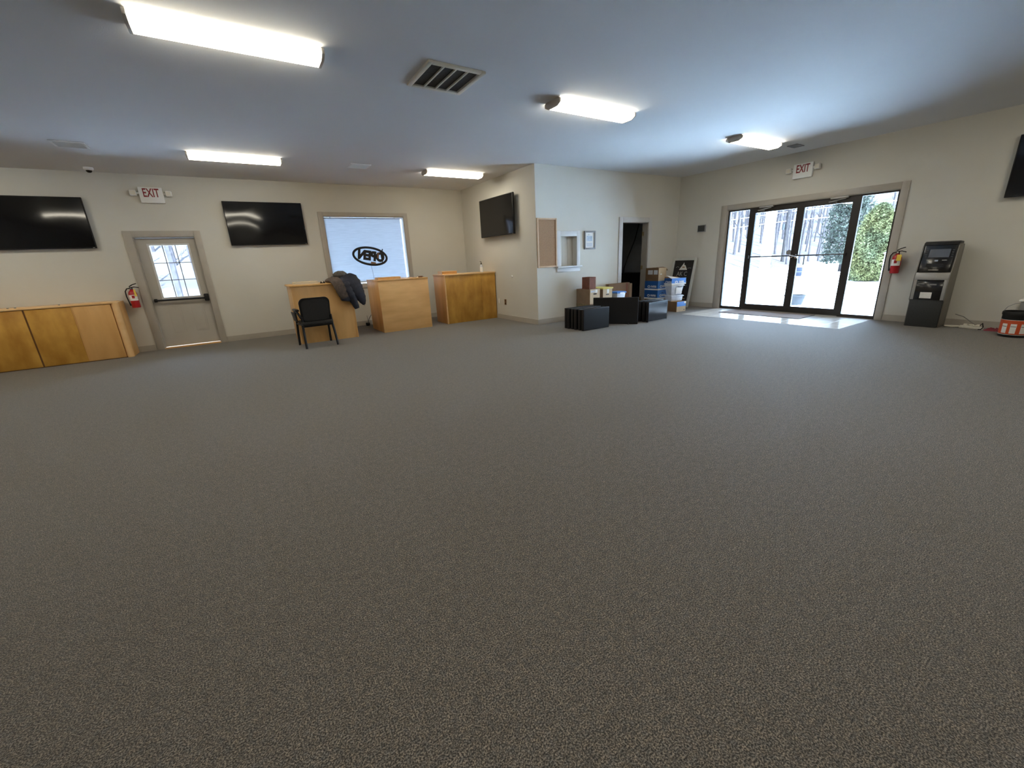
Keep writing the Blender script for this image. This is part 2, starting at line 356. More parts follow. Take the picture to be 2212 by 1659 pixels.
# window_1: wide window with a white roller shade
d = frame('window_1', (0, YA, 0), 0, 'wide window covered by a white roller shade')
casing(d, W1[0], W1[1], W1[2], W1[3], wl=.1, wr=.09, wt=.085, sill=.09, depth=T)
MB().box(W1[0]+.012, W1[1]-.012, .0, T, W1[2], W1[2]+.012).build('sill', 'trim_pale', d)
MB().box(W1[0]+.012, W1[1]-.012, .12, .126, W1[2]+.012, W1[3]-.012).build('pane', 'glass', d)
MB().box(W1[0]+.02, W1[1]-.075, .05, .052, W1[2]+.035, W1[3]-.03).build('roller_shade', 'shade_cloth', d)
MB().tube([(W1[0]+.013, .05, W1[3]-.026), (W1[1]-.03, .05, W1[3]-.026)], .0085, 8).build('shade_rod', 'grey', d)
for x in (W1[0]+.15, W1[0]+.9, W1[1]-.2): MB().box(x-.012, x+.012, .045, .06, W1[3]-.022, W1[3]-.01).build('rod_bracket', 'grey', d)
MB().box(W1[0]+.012, W1[1]-.07, .044, .058, W1[2]+.032, W1[2]+.06).build('hem_bar', 'trim_pale', d)

# door_2: open office door
d = frame('door_2', (0, YC, 0), 0, 'open office doorway with a taupe casing and a hinged door')
casing(d, DC[0], DC[1], 0, DC[3], depth=.15, wl=.115, wr=.105, m='casing_pale', mj='trim')
a = math.radians(41); hx, hy = DC[1]-.01, .165; dv = Vector((math.cos(a), math.sin(a), 0)); pv = Vector((math.sin(a), -math.cos(a), 0))*.036
q = [Vector((hx, hy, .01)), Vector((hx, hy, .01))+dv*.86, Vector((hx, hy, .01))+dv*.86+pv, Vector((hx, hy, .01))+pv]
lf = MB().hexa(q, [p+Vector((0, 0, 2.0)) for p in q]).build('door_leaf', 'door_paint', d)
for z in (.25, 1.0, 1.78): MB().tube([(DC[1]-.018, .158, z-.05), (DC[1]-.018, .158, z+.05)], .009, 8).box(DC[1]-.016, DC[1]-.012, .11, .158, z-.045, z+.045).build('hinge', 'brass', lf)

# window_2: pass-through niche
d = frame('window_2', (0, YC, 0), 0, 'small pale pass-through opening with a closed panel and a sill')
for q in ((NI[0]-.095, NI[0], NI[2], NI[3]+.105), (NI[1], NI[1]+.09, NI[2], NI[3]+.105), (NI[0], NI[1], NI[3], NI[3]+.105)): MB().box(q[0], q[1], -.02, 0, q[2], q[3]).build('casing_board', 'trim_pale', d, bevel=.003)
MB().box(NI[0]-.12, NI[1]+.11, -.075, .15, NI[2]-.03, NI[2]).build('sill', 'trim_pale', d, bevel=.006)
MB().box(NI[0]-.1, NI[1]+.09, -.022, 0, NI[2]-.115, NI[2]-.03).build('apron', 'trim_pale', d, bevel=.003)
for k in range(3):
    x = NI[0]+(NI[1]-NI[0])*k/3; MB().box(x+.002, x+(NI[1]-NI[0])/3-.002, .115, .13, NI[2], NI[3]).build('shutter_board', 'paint', d)
MB().box(NI[0], NI[1], .131, .149, NI[2], NI[3]).build('back_board', 'office_paint', d)

# door_3: glass entrance, local frame facing -y (world -x); local x = -(world y)
d = frame('door_3', (XD, 0, 0), R90, 'dark bronze glass double entrance doors between two sidelights')
E0, E1, EH = -EN[1], -EN[0], EN[3]
casing(d, E0, E1, 0, EH, wl=.14, wr=.1, wt=.105, depth=T)
fy0, fy1 = .035, .08
lay = dict(fl=E0+.012, m1=-5.19, m2=-5.13, m3=-3.29, m4=-3.23, fr=E1-.012)
MB().box(lay['fl'], lay['fl']+.03, fy0, fy1, 0, EH-.012).build('frame_post', 'bronze', d)
MB().box(lay['m1'], lay['m2'], fy0, fy1, 0, EH-.012).build('frame_post', 'bronze', d)
MB().box(lay['m3'], lay['m4'], fy0, fy1, 0, EH-.012).build('frame_post', 'bronze', d)
MB().box(lay['fr']-.03, lay['fr'], fy0, fy1, 0, EH-.012).build('frame_post', 'bronze', d)
MB().box(lay['m2'], lay['m3'], fy0, fy1, 2.112, EH-.012).build('header', 'bronze', d)
for x0, x1 in ((lay['fl']+.03, lay['m1']), (lay['m4'], lay['fr']-.03)):
    MB().box(x0, x1, fy0, fy1, 2.125, EH-.012).build('header', 'bronze', d); MB().box(x0, x1, fy0, fy1, 0, .055).build('bottom_rail', 'bronze', d)
    MB().box(x0, x1, .055, .061, .055, 2.125).build('sidelight_pane', 'glass', d)
for n, (x0, x1) in enumerate(((-5.13, -4.194), (-4.194, -3.29))):
    lf = MB().box(x0, x0+.068, fy0, fy1, .004, 2.112).box(x1-.068, x1, fy0, fy1, .004, 2.112).box(x0+.068, x1-.068, fy0, fy1, .004, .135).box(x0+.068, x1-.068, fy0, fy1, 2.045, 2.112).build('door_leaf', 'bronze', d)
    MB().box(x0+.068, x1-.068, .055, .061, .135, 2.045).build('pane', 'glass', lf)
    MB().tube([(x0+.05, fy0-.045, 1.15), (x1-.05, fy0-.045, 1.15)], .013, 8).build('push_bar', 'bronze', lf)
    for x in (x0+.035, x1-.035): MB().box(x-.014, x+.014, fy0-.06, fy0, 1.125, 1.175).build('bar_bracket', 'bronze', lf)
    cx = -4.84 if n == 0 else -3.56
    MB().box(cx-.14, cx+.14, fy0-.05, fy0, 2.125, 2.165).build('door_closer', 'silver', lf, bevel=.008)
    MB().tube([(cx+.1, fy0-.03, 2.12), (cx-.16, fy0-.035, 2.085), (cx-.04, fy0-.005, 2.075)], .011, 6).build('closer_arm', 'silver', lf)
    if n: MB().tube([(x0+.10, fy1, 1.14), (x0+.15, fy1+.05, 1.13), (x0+.15, fy1+.05, .96), (x0+.10, fy1, .93)], .011, 8).build('pull_handle', 'black_plastic', lf, smooth=True)
    else:
        MB().tube([(x1-.11, .05, 1.215), (x1-.11, .054, 1.215)], .05, 20).build('round_decal', 'grey', lf)
        MB().tube([(x1-.03, fy0-.05, 1.14), (x1-.03, fy0, 1.14)], .032, 14).tube([(x1+.05, fy0-.045, 1.125), (x1+.05, fy0, 1.125)], .028, 14).tube([(x1-.06, fy0-.06, 1.16), (x1+.09, fy0-.06, 1.13)], .01, 8).build('lock', 'chrome', lf, smooth=True)
MB().box(lay['m2'], lay['m3'], .03, .14, .002, .014).build('threshold', 'silver', d)

# ------------------------------------------------------------------ ceiling fixtures
def tube_light():
    t = thing('tube_light', '', 'light'); L, W2, dz = 1.245, .132, .074
    MB().box(-L/2+.02, L/2-.02, -.115, .115, -.028, 0).build('housing', 'white_metal', t)
    prof = [(-W2, -.03), (-W2, -.046), (-.075, -dz), (.075, -dz), (W2, -.046), (W2, -.03)]
    MB().prism(prof, -L/2+.022, L/2-.022, 'x').build('lens', 'lens', t)
    cp = [(-W2-.004, -.012), (-W2-.004, -.048), (-.077, -dz-.004), (.077, -dz-.004), (W2+.004, -.048), (W2+.004, -.012), (.11, 0), (-.11, 0)]
    for s in (-1, 1): MB().prism(cp, s*(L/2-.022), s*L/2, 'x').build('end_cap', 'endcap', t, bevel=.003)
    return t
LX = (-3.37, .31, 3.99, 7.67); LY = (8.2, 4.235, .27)
names = {(.31, 8.2): 'glowing tube light above the television beside the back door', (3.99, 8.2): 'glowing tube light nearest the side television corner',
         (.31, 4.235): 'largest glowing tube light, nearest the camera at top left', (3.99, 4.235): 'glowing tube light in the middle, right of the black grille',
         (7.67, 4.235): 'glowing tube light nearest the glass entrance', (-3.37, 8.2): 'glowing tube light above the wooden bar, past the left edge', (-3.37, 4.235): 'glowing tube light past the left edge, reflected in the left television',
         (.31, .27): 'glowing tube light above the camera', (3.99, .27): 'added unseen tube light behind the camera to the right', (7.67, .27): 'added unseen tube light beside the right wall television'}  # last two lamps are unseen, added to brighten the right and office walls
proto = tube_light(); first = True
for (x, y), lab in names.items():
    o = proto if first else copy_tree(proto); first = False
    o.location = (x, y, H); o['label'] = lab; o['group'] = 'tube lights on the ceiling'

g = thing('return_grille', 'large square black return air grille in the middle of the ceiling', 'vent', (2.045, 4.21, H))
s0 = .288
b = MB()
for q in ((-s0, -s0+.045, -s0, s0), (s0-.045, s0, -s0, s0), (-s0+.045, s0-.045, -s0, -s0+.045), (-s0+.045, s0-.045, s0-.045, s0)): b.box(q[0], q[1], q[2], q[3], -.022, 0)
b.build('frame', 'cream_plastic', g, bevel=.004)
iw = (2*s0-.09)/4
for k in range(4): MB().box(-s0+.045+k*iw+.008, -s0+.045+(k+1)*iw-.008, -s0+.045, s0-.045, -.006, -.001).build('filter_panel', 'dark_filter', g)
for k in (1, 2, 3): MB().box(-s0+.045+k*iw-.008, -s0+.045+k*iw+.008, -s0+.045, s0-.045, -.02, -.002).build('bar', 'cream_plastic', g)

def register(x, y, sx_, sy_, lab, dark=False):
    g = thing('ceiling_register', lab, 'vent', (x, y, H), 0, 'small ceiling registers')
    b = MB(); b.box(-sx_, sx_, -sy_, -sy_+.03, -.014, 0); b.box(-sx_, sx_, sy_-.03, sy_, -.014, 0); b.box(-sx_, -sx_+.03, -sy_+.03, sy_-.03, -.014, 0); b.box(sx_-.03, sx_, -sy_+.03, sy_-.03, -.014, 0)
    b.build('frame', 'grey' if dark else 'white_metal', g, bevel=.003)
    MB().box(-sx_+.03, sx_-.03, -sy_+.03, sy_-.03, -.003, -.001).build('backing', 'black_matte', g)
    n = 6
    for k in range(n):
        yy = -sy_+.03+(2*sy_-.06)*(k+.5)/n
        MB().hexa([(-sx_+.03, yy-.014, -.003), (sx_-.03, yy-.014, -.003), (sx_-.03, yy-.011, -.003), (-sx_+.03, yy-.011, -.003)], [(-sx_+.03, yy+.008, -.02), (sx_-.03, yy+.008, -.02), (sx_-.03, yy+.011, -.02), (-sx_+.03, yy+.011, -.02)]).build('slat', 'grey' if dark else 'white_metal', g)
register(-1.53, 8.18, .17, .16, 'ceiling register at upper left, near the round ceiling camera')
register(2.16, 8.22, .175, .17, 'ceiling register between the two far tube lights')
register(8.8, 4.12, .13, .085, 'small dark ceiling register between the entrance tube light and the exit sign', True)
g = thing('ceiling_camera', 'small round white ceiling camera with a black lens above the left television', 'camera', (-1.69, 9.72, H))
MB().lathe([(0, 0), (.062, 0), (.062, -.03), (.045, -.045), (0, -.045)], 20).build('base', 'white_plastic', g, smooth=True)
MB().lathe([(.04, -.045), (.036, -.06), (.022, -.075), (0, -.08)], 20).build('dome', 'black_gloss', g, smooth=True)

# ------------------------------------------------------------------ wall things
def exit_sign(loc, rot, lab):
    t = thing('exit_sign', lab, 'exit sign', loc, rot, 'illuminated style exit signs')
    MB().box(-.167, .167, -.055, 0, -.128, .128).build('housing', 'white_plastic', t, bevel=.008)
    text('lettering', 'EXIT', .195, 'red_letter', t, (0, -.057, .03), sx=.58, bold=.003)
    for s in (-1, 1):
        MB().tube([(s*.165, -.03, .03), (s*.2, -.03, .03)], .016, 8).build('arm', 'white_plastic', t)
        hd = MB().box(s*.2-.0, s*.2+s*.09, -.085, -.005, -.015, .075).build('lamp_head', 'white_plastic', t, bevel=.012)
        MB().box(min(s*.21, s*.28), max(s*.21, s*.28), -.088, -.084, -.003, .063).build('lamp_lens', 'cream_plastic', hd)
exit_sign((-1.025, YA, 2.712), 0, 'white exit sign with red letters above the taupe back door')
exit_sign((XD, 4.225, 2.705), R90, 'white exit sign with red letters above the glass entrance')

def tv(name, lab, loc, rot, w, h, off, wall_mount=True, depth=.045, tilt=0, group=None, m='tv_screen', cat='television', legs=False):
    """loc: centre of the bottom edge on the supporting wall or floor; screen faces -y; off = distance of the screen front from the wall"""
    t = thing(name, lab, cat, loc, rot, group); y0 = -off
    MB().box(-w/2, w/2, y0, y0+depth, 0, h).build('case', 'black_plastic', t, bevel=.004)
    MB().box(-w/2+.012, w/2-.012, y0-.0015, y0+.001, .02, h-.012).build('screen', m, t)
    MB().box(-w*.28, w*.28, y0+depth, y0+depth+.018, h*.12, h*.62).build('rear_housing', 'black_plastic', t, bevel=.006)
    if wall_mount:
        MB().box(-.15, .15, min(y0+depth+.018, -.012), 0, h*.3, h*.55).build('wall_mount', 'black_plastic', t)
        MB().box(w/2-.045, w/2-.02, y0-.002, y0, .006, .016).build('badge', 'silver', t)
    if legs:
        for s in (-1, 1): MB().hexa([(s*w*.3-.012, y0-.06, 0), (s*w*.3+.012, y0-.06, 0), (s*w*.3+.012, y0+depth+.05, 0), (s*w*.3-.012, y0+depth+.05, 0)], [(s*w*.3-.008, y0, .03), (s*w*.3+.008, y0, .03), (s*w*.3+.008, y0+depth, .03), (s*w*.3-.008, y0+depth, .03)]).build('foot', 'black_plastic', t)
    return t
WT = 'televisions hung on the walls'
tv('television', 'wide black television left of the back door, cut by the left edge', (-2.665, YA, 1.845), 0, 1.43, .80, .075, group=WT)
tv('television', 'black television on the back wall between the back door and the shaded window', (.668, YA, 1.845), 0, 1.365, .80, .075, group=WT)
tv('television', 'black television on the short side wall above the far wooden desk', (XB, 8.27, 1.848), R90, 1.40, .798, .115, group=WT)
tv('television', 'black television cut by the right edge, above the orange bucket', (XD, .815, 1.858), R90, 1.41, .80, .08, group=WT)

def extinguisher(loc, rot, lab, tagged):
    t = thing('fire_extinguisher', lab, 'extinguisher', loc, rot, 'fire extinguishers')
    MB().box(-.02, .02, -.02, 0, .05, .3).build('bracket', 'grey', t)
    MB().lathe([(0, 0), (.056, 0), (.062, .012), (.062, .25), (.05, .285), (.026, .305), (.026, .32), (0, .32)], 24, (0, -.085, 0)).build('cylinder', 'red', t, smooth=True)
    MB().lathe([(.0635, .125), (.0635, .225)], 16, (0, -.085, 0), -2.7, -.4).build('label_sheet', 'white_paper', t, smooth=True)
    MB().lathe([(.0642, .165), (.0642, .215)], 6, (0, -.085, 0), -1.8, -1.2).build('label_print', 'red', t)
    MB().tube([(0, -.085, .318), (0, -.085, .36)], .02, 10).build('valve', 'black_plastic', t)
    MB().tube([(-.02, -.085, .352), (.05, -.105, .36), (.11, -.125, .345)], .008, 6).build('handle', 'black_plastic', t)
    MB().tube([(-.02, -.085, .37), (.03, -.10, .40), (.09, -.12, .418)], .008, 6).build('lever', 'black_plastic', t)
    MB().tube([(-.015, -.09, .345), (-.06, -.1, .335), (-.088, -.1, .29), (-.09, -.1, .2), (-.078, -.1, .1), (-.068, -.1, .04)], [.009]*5+[.013], 8).build('hose', 'black_plastic', t, smooth=True)
    MB().tube([(.0, -.115, .338), (.0, -.108, .338)], .014, 12).build('gauge', 'chrome', t)
    if tagged: MB().box(.015, .075, -.168, -.164, .205, .305).build('inspection_tag', 'yellow', t)
    else: MB().hexa([(.03, -.15, .20), (.058, -.135, .20), (.06, -.137, .20), (.032, -.152, .20)], [(.03, -.13, .32), (.05, -.12, .32), (.052, -.122, .32), (.032, -.132, .32)]).build('inspection_tag', 'yellow', t)
extinguisher((-1.672, YA, .815), 0, 'red fire extinguisher on the back wall between the wooden bar and the door', False)
extinguisher((XD, 2.545, .815), R90, 'red fire extinguisher with a yellow tag beside the cash machine', True)

t = thing('cork_board', 'narrow corkboard in a light wood frame at the office wall corner', 'corkboard', (5.335, YC, 1.145))
MB().box(-.215, .215, -.012, 0, .025, .92).build('cork_sheet', 'cork', t)
for q in ((-.247, -.215, 0, .945), (.215, .247, 0, .945), (-.215, .215, 0, .03), (-.215, .215, .915, .945)): MB().box(q[0], q[1], -.026, 0, q[2], q[3]).build('frame_rail', 'cork_frame', t, bevel=.003)
t = thing('framed_notice', 'small framed notice between the pass-through and the office door', 'picture', (6.49, YC, 1.47))
for q in ((-.158, -.125, 0, .375), (.125, .158, 0, .375), (-.125, .125, 0, .033), (-.125, .125, .342, .375)): MB().box(q[0], q[1], -.03, 0, q[2], q[3]).build('frame_rail', 'grey', t, bevel=.003)
MB().box(-.125, .125, -.012, 0, .033, .342).build('paper', 'white_paper', t)
MB().box(-.085, .075, -.0135, -.012, .165, .275).build('picture', 'photo_print', t); MB().box(-.085, .075, -.0135, -.012, .055, .135).build('print', 'print_grey', t)
text('lettering', 'c-~', .05, 'dark_grey', t, (-.02, -.0135, .3), ext=.0006)
t = thing('wall_speaker', 'small square dark grey plate on the right wall left of the entrance', 'wall plate', (XD, 6.262, 1.755), R90)
MB().box(-.1, .1, -.035, 0, 0, .155).build('housing', 'grey', t, bevel=.006); MB().box(-.085, .085, -.038, -.034, .014, .141).build('grille', 'dark_grey', t)
for y, m, lab in ((8.485, 'cream_plastic', 'cream wall outlet just right of the far desk'), (8.21, 'wood_dark', 'brown wall outlet right of the cream one')):
    t = thing('wall_outlet', lab, 'outlet', (XB, y, .335), R90)
    MB().box(-.037, .037, -.007, 0, 0, .125).build('plate', m, t, bevel=.002)
    for z in (.035, .09): MB().box(-.016, .016, -.010, -.006, z-.016, z+.016).build('socket', 'cream_plastic' if m != 'wood_dark' else 'black_plastic', t, bevel=.003)
t = thing('wall_bumper', 'tiny round white bumper on the side wall below the television', 'bumper', (XB, 7.887, .977), R90)
MB().tube([(0, 0, 0), (0, -.006, 0)], .028, 16).build('plate', 'white_plastic', t); MB().tube([(0, -.006, 0), (0, -.016, 0)], .016, 16).build('rubber', 'cream_plastic', t)

t = thing('open_sign', 'black oval open sign hanging backwards in front of the white shade', 'sign', (2.62, YA-.03, 1.556)); t.rotation_euler = (0, math.radians(10), 0)
n = 40; ang = [k*2*math.pi/n for k in range(n)]
MB().tube([(.375*math.cos(k), .0, .185*math.sin(k)) for k in ang], .025, 6, closed=True).build('ring', 'black_matte', t, smooth=True)
text('letters', 'OPEN', .27, 'black_matte', t, (.02, 0, .0), ext=.012, sx=-.84, bold=.018)
MB().tube([(.27, 0, .20), (.245, 0, .05), (.285, 0, -.1), (.33, 0, -.08)], .012, 6).build('tube_support', 'black_matte', t)
MB().box(.15, .19, -.014, .012, -.02, .1).build('tube_clip', 'wood_dark', t); MB().box(.02, .13, -.014, .012, -.17, -.12).build('transformer', 'wood_dark', t)
MB().tube([(.03, .02, -.19), (.09, .025, -.4), (.125, .02, -.58)], .003, 5).build('cord', 'black_plastic', t)

# ------------------------------------------------------------------ wooden bar at left
t = thing('wooden_bar', 'low honey coloured wooden bar against the back wall at the left edge', 'bar counter', (-1.85, YA-BT, 0))
yf = 9.60-(YA-BT); bx0 = -2.77
MB().box(bx0, -.06, yf+.03, -.002, .0, .93).build('carcass', 'wood_amber', t)
MB().box(bx0, -.045, yf-.012, -.002, .93, .962).build('counter_top', 'wood_light', t, bevel=.006)
xs = [-2.77, -2.215, -1.66, -1.11, -.56, -.075]
for i, (p, q) in enumerate(zip(xs, xs[1:])): MB().box(p+.011, q-.011, yf, yf+.03, .012, .925).build('panel', 'wood_amber' if i != 4 else 'wood', t, bevel=.003)
for x in (-2.215, -1.66, -1.11): MB().box(x-.011, x+.011, yf+.012, yf+.03, .012, .925).build('panel_joint', 'wood_dark', t)
MB().box(-.571, -.549, yf+.008, yf+.03, .012, .925).build('panel_joint', 'wood', t)
MB().box(bx0, -.06, yf+.01, yf+.03, 0, .012).build('plinth', 'wood_dark', t)
MB().tube([(-.035, yf+.042, 0), (-.035, yf+.042, .955)], .05, 20).build('corner_post', 'wood_light', t, smooth=True)
MB().box(-.045, .012, yf+.06, -.002, 0, .95).build('end_panel', 'wood', t, bevel=.003)
for x in (-1.27, -1.19, -.70): MB().tube([(x, yf+.05, .962), (x, yf+.05, .975)], .012, 8).build('peg', 'grey', t)

# ------------------------------------------------------------------ three desks
def desk(lab, x0, x1, y0, y1, h, mfront, mside, mtop, over=.0, left_over=0, seam=None, trim=True):
    t = thing('wooden_desk', lab, 'desk', ((x0+x1)/2, y0, 0)); W2 = (x1-x0)/2; D = y1-y0
    MB().box(-W2, -W2+.02, .019, D, 0, h-.03).build('side_panel', mside, t, bevel=.002)
    MB().box(W2-.02, W2, .019, D, 0, h-.03).build('side_panel', mside, t, bevel=.002)
    if seam is None: MB().box(-W2, W2, 0, .019, 0, h-.03).build('front_panel', mfront, t, bevel=.002)
    else:
        MB().box(-W2, seam-.002, 0, .019, 0, h-.03).build('front_panel', mfront, t, bevel=.002); MB().box(seam+.002, W2, 0, .019, 0, h-.03).build('front_panel', mfront, t, bevel=.002)
    MB().box(-W2-over-left_over, W2+over, -over, D, h-.03, h).build('desk_top', mtop, t, bevel=.004)
    MB().box(-W2+.02, W2-.02, .03, D-.08, h-.35, h-.332).build('inner_shelf', mside, t)
    MB().box(-W2+.02, W2-.02, .10, D, .05, .07).build('bottom_shelf', mside, t)
    return t
t = desk('wooden desk behind the black chair, with jackets over its corner', .735, 1.765, 8.50, 9.36, 1.07, 'wood', 'wood', 'wood', over=.03)
for x in (-.505, .505): MB().box(x-.012, x+.012, -.012, 0, 0, 1.04).build('edge_trim', 'wood', t)
t = desk('plain wooden desk in the middle, below the open sign', 2.30, 3.36, 8.55, 9.42, 1.06, 'wood_grain_flat', 'wood', 'wood', over=.004)
t = desk('wide wooden desk in the corner with a bottle on top', 3.765, 5.055, 8.60, 9.22, 1.085, 'wood_amber', 'wood', 'wood_light', over=.012, seam=.27)
MB().tube([(-.64, .004, 0), (-.64, .004, 1.055)], .018, 10).build('corner_trim', 'wood_light', t, smooth=True)
MB().box(.645, .655, .0, .05, 0, 1.0).build('foot_block', 'wood_dark', t)

# things on the desks
t = thing('document_tray', 'cream document tray on the desk behind the chair', 'tray', (1.005, 8.72, 1.07))
MB().box(-.205, .205, -.13, .13, 0, .012).build('base', 'wood_pale', t); MB().box(-.205, .205, -.13, -.12, .012, .026).build('front_lip', 'wood_pale', t)
MB().box(-.19, .19, -.115, .12, .012, .03).build('paper_stack', 'white_paper', t); MB().box(-.205, .205, .12, .13, .012, .05).build('back_rail', 'wood_pale', t)
MB().box(-.2, .2, -.125, .125, .034, .046).build('upper_sheet', 'wood_pale', t); MB().box(-.205, -.195, -.12, .12, .012, .046).build('side_rail', 'wood_pale', t); MB().box(.195, .205, -.12, .12, .012, .046).build('side_rail', 'wood_pale', t)
t = thing('tape_dispenser', 'small black tape dispenser beside the draped jackets', 'dispenser', (1.30, 8.66, 1.07))
MB().prism([(-.05, 0), (.05, 0), (.04, .02), (.01, .045), (-.03, .035)], -.018, .018, 'y').build('body', 'black_plastic', t, bevel=.004); MB().tube([(-.005, -.02, .03), (-.005, .02, .03)], .016, 12).build('tape_roll', 'cream_plastic', t)
t = thing('wooden_riser', 'low wooden riser on the middle desk', 'riser', (2.60, 8.85, 1.06))
MB().box(-.235, .235, -.12, .12, .03, .045).build('top', 'wood', t); MB().box(-.235, .235, -.12, -.105, 0, .03).build('front_rail', 'wood', t)
for s in (-1, 1): MB().box(s*.235-(.015 if s > 0 else 0), s*.235+(.015 if s < 0 else 0), -.105, .12, 0, .03).build('end_rail', 'wood', t)
t = thing('wooden_riser', 'light wooden riser on the corner desk, left of the bottle', 'riser', (3.95, 8.85, 1.085))
MB().box(-.17, .19, -.13, .13, .05, .066).build('top', 'wood_light', t); MB().box(-.17, .19, -.12, -.108, 0, .05).build('front_rail', 'wood', t)
for x in (-.17, .178): MB().box(x, x+.012, -.108, .12, 0, .05).build('end_rail', 'wood_light', t)
t = thing('coiled_cable', 'thin grey cable lying on the middle desk top', 'cable', (3.1, 8.68, 1.06))
MB().tube([(-.13, .05, .006), (-.06, .02, .03), (0, -.02, .012), (.05, 0, .006), (.1, .03, .028), (.15, 0, .014), (.2, -.02, .02), (.24, .02, .005)], .005, 6).build('wire', 'cord_grey', t, smooth=True)
MB().box(.1, .19, -.04, .0, .0, .03).build('plug', 'wood_dark', t, bevel=.006)
t = thing('pump_bottle', 'clear pump bottle with a white label on the corner desk', 'bottle', (4.775, 8.72, 1.085))
MB().lathe([(0, 0), (.034, 0), (.037, .006), (.037, .12), (.028, .15), (.014, .165), (.014, .175), (0, .175)], 20).build('body', 'tub', t, smooth=True)
MB().lathe([(.038, .02), (.038, .115)], 20).build('label_band', 'white_paper', t, smooth=True)
MB().tube([(0, 0, .175), (0, 0, .20)], .017, 12).build('collar', 'black_plastic', t); MB().tube([(0, 0, .2), (0, 0, .232), (-.035, -.01, .236)], .007, 8).build('pump', 'black_plastic', t)

# jackets draped over the first desk's corner
def ridged(n, base, amp): return [base*(1+amp*(k % 2)) for k in range(n)]
def densify(pts, k=5):
    P = [Vector(p) for p in pts]; o = []
    for i in range(len(P)-1):
        p0, p1, p2, p3 = P[max(i-1, 0)], P[i], P[i+1], P[min(i+2, len(P)-1)]
        for j in range(k):
            s = j/k; o.append(.5*((2*p1)+(p2-p0)*s+(2*p0-5*p1+4*p2-p3)*s*s+(3*p1-p0-3*p2+p3)*s**3))
    o.append(P[-1]); return o
def interp(vals, n): return [vals[min(int(k/(n-1)*(len(vals)-1)), len(vals)-2)]*(1-(k/(n-1)*(len(vals)-1)-min(int(k/(n-1)*(len(vals)-1)), len(vals)-2)))+vals[min(int(k/(n-1)*(len(vals)-1)), len(vals)-2)+1]*(k/(n-1)*(len(vals)-1)-min(int(k/(n-1)*(len(vals)-1)), len(vals)-2)) for k in range(n)]
def garment(name, mtl, parent, pts, a, bb, lat, amp=.16, o0=Vector((1.6, 8.5, 1.07)), seg=18):
    P = [p-o0 for p in densify(pts)]; n = len(P); A = interp(a, n); B = interp(bb, n)
    o = MB().loft(P, lat, [x*(1+.3*amp*math.cos(k*2.1)) for k, x in enumerate(A)], [x*(1+amp*math.cos(k*2.1)) for k, x in enumerate(B)], seg).build(name, mtl, parent, smooth=True)
    o.data.set_sharp_from_angle(angle=1.5); return o
t = thing('puffer_jacket', 'navy quilted puffer jacket hanging off the right corner of the desk', 'jacket', (1.6, 8.5, 1.07))
garment('body', 'navy_fabric', t, [(1.50, 8.80, 1.125), (1.62, 8.66, 1.14), (1.72, 8.50, 1.14), (1.80, 8.42, 1.03), (1.86, 8.40, .88), (1.915, 8.41, .73), (1.945, 8.42, .625)], [.10, .15, .17, .155, .125, .085, .025], [.045, .05, .05, .06, .06, .05, .02], (1, .25, .35))
garment('sleeve', 'navy_fabric', t, [(1.60, 8.5, 1.13), (1.66, 8.41, 1.04), (1.70, 8.375, .88), (1.75, 8.375, .72), (1.795, 8.38, .57)], [.07, .085, .085, .07, .045], [.05, .055, .06, .055, .04], (1, 0, .3))
garment('collar', 'grey_fabric', t, [(1.53, 8.64, 1.20), (1.58, 8.58, 1.215), (1.68, 8.58, 1.205), (1.74, 8.64, 1.165)], [.035, .065, .07, .045], [.045, .05, .05, .04], (0, .3, 1), .1)
MB().tube([(.345, -.08, -.44), (.35, -.085, -.475)], .005, 5).build('zip_pull', 'silver', t)
t = thing('brown_jacket', 'brown jacket with a dark hem draped beside the navy puffer jacket', 'jacket', (1.6, 8.5, 1.07))
garment('sleeve', 'brown_fabric', t, [(1.43, 8.80, 1.11), (1.45, 8.62, 1.125), (1.49, 8.44, 1.11), (1.535, 8.37, 1.0), (1.57, 8.36, .87), (1.60, 8.36, .78)], [.07, .085, .095, .10, .09, .08], [.035, .04, .045, .05, .05, .05], (1, 0, .25), .12)
garment('hem', 'navy_fabric', t, [(1.595, 8.36, .80), (1.605, 8.36, .76), (1.60, 8.36, .725)], [.085, .088, .07], [.052, .052, .045], (1, 0, .12), .04)

# desk cord on the floor
t = thing('desk_cord', 'thin cord with a black plug on the carpet between the two left desks', 'cord', (2.33, 10.02, 0))
MB().tube([(-.03, -.57, .30), (-.07, -.48, .2), (-.05, -.25, .06), (0, -.06, .05), (.02, .045, .22)], .007, 6).build('wire', 'cord_grey', t, smooth=True)
MB().box(-.05, .03, -.08, -.02, 0, .07).build('adapter', 'black_plastic', t, bevel=.008)

# ------------------------------------------------------------------ chair
t = thing('office_chair', 'black padded chair with four legs and a folded side arm before the left desk', 'chair', (.99, 8.15, 0), math.radians(4))
n = 9
def back_panel(y, inset, th):
    b = MB(); ring0 = []; ring1 = []
    pts = []
    w0, w1, z0, z1, rr = .24-inset, .25-inset, .44+inset, .865-inset, .09
    for k in range(7): a = k*math.pi/2/6; pts.append((w1-rr+rr*math.cos(a), z1-rr+rr*math.sin(a)))
    for k in range(7): a = math.pi/2+k*math.pi/2/6; pts.append((-w1+rr+rr*math.cos(a), z1-rr+rr*math.sin(a)))
    for k in range(4): a = math.pi+k*math.pi/2/3; pts.append((-w0+.05+.05*math.cos(a), z0+.05+.05*math.sin(a)))
    for k in range(4): a = 1.5*math.pi+k*math.pi/2/3; pts.append((w0-.05+.05*math.cos(a), z0+.05+.05*math.sin(a)))
    fy = lambda x, z: y - (z-.44)*.14 + .55*x*x
    b.hexa([(x, fy(x, z), z) for x, z in pts], [(x, fy(x, z)+th, z) for x, z in pts]); return b
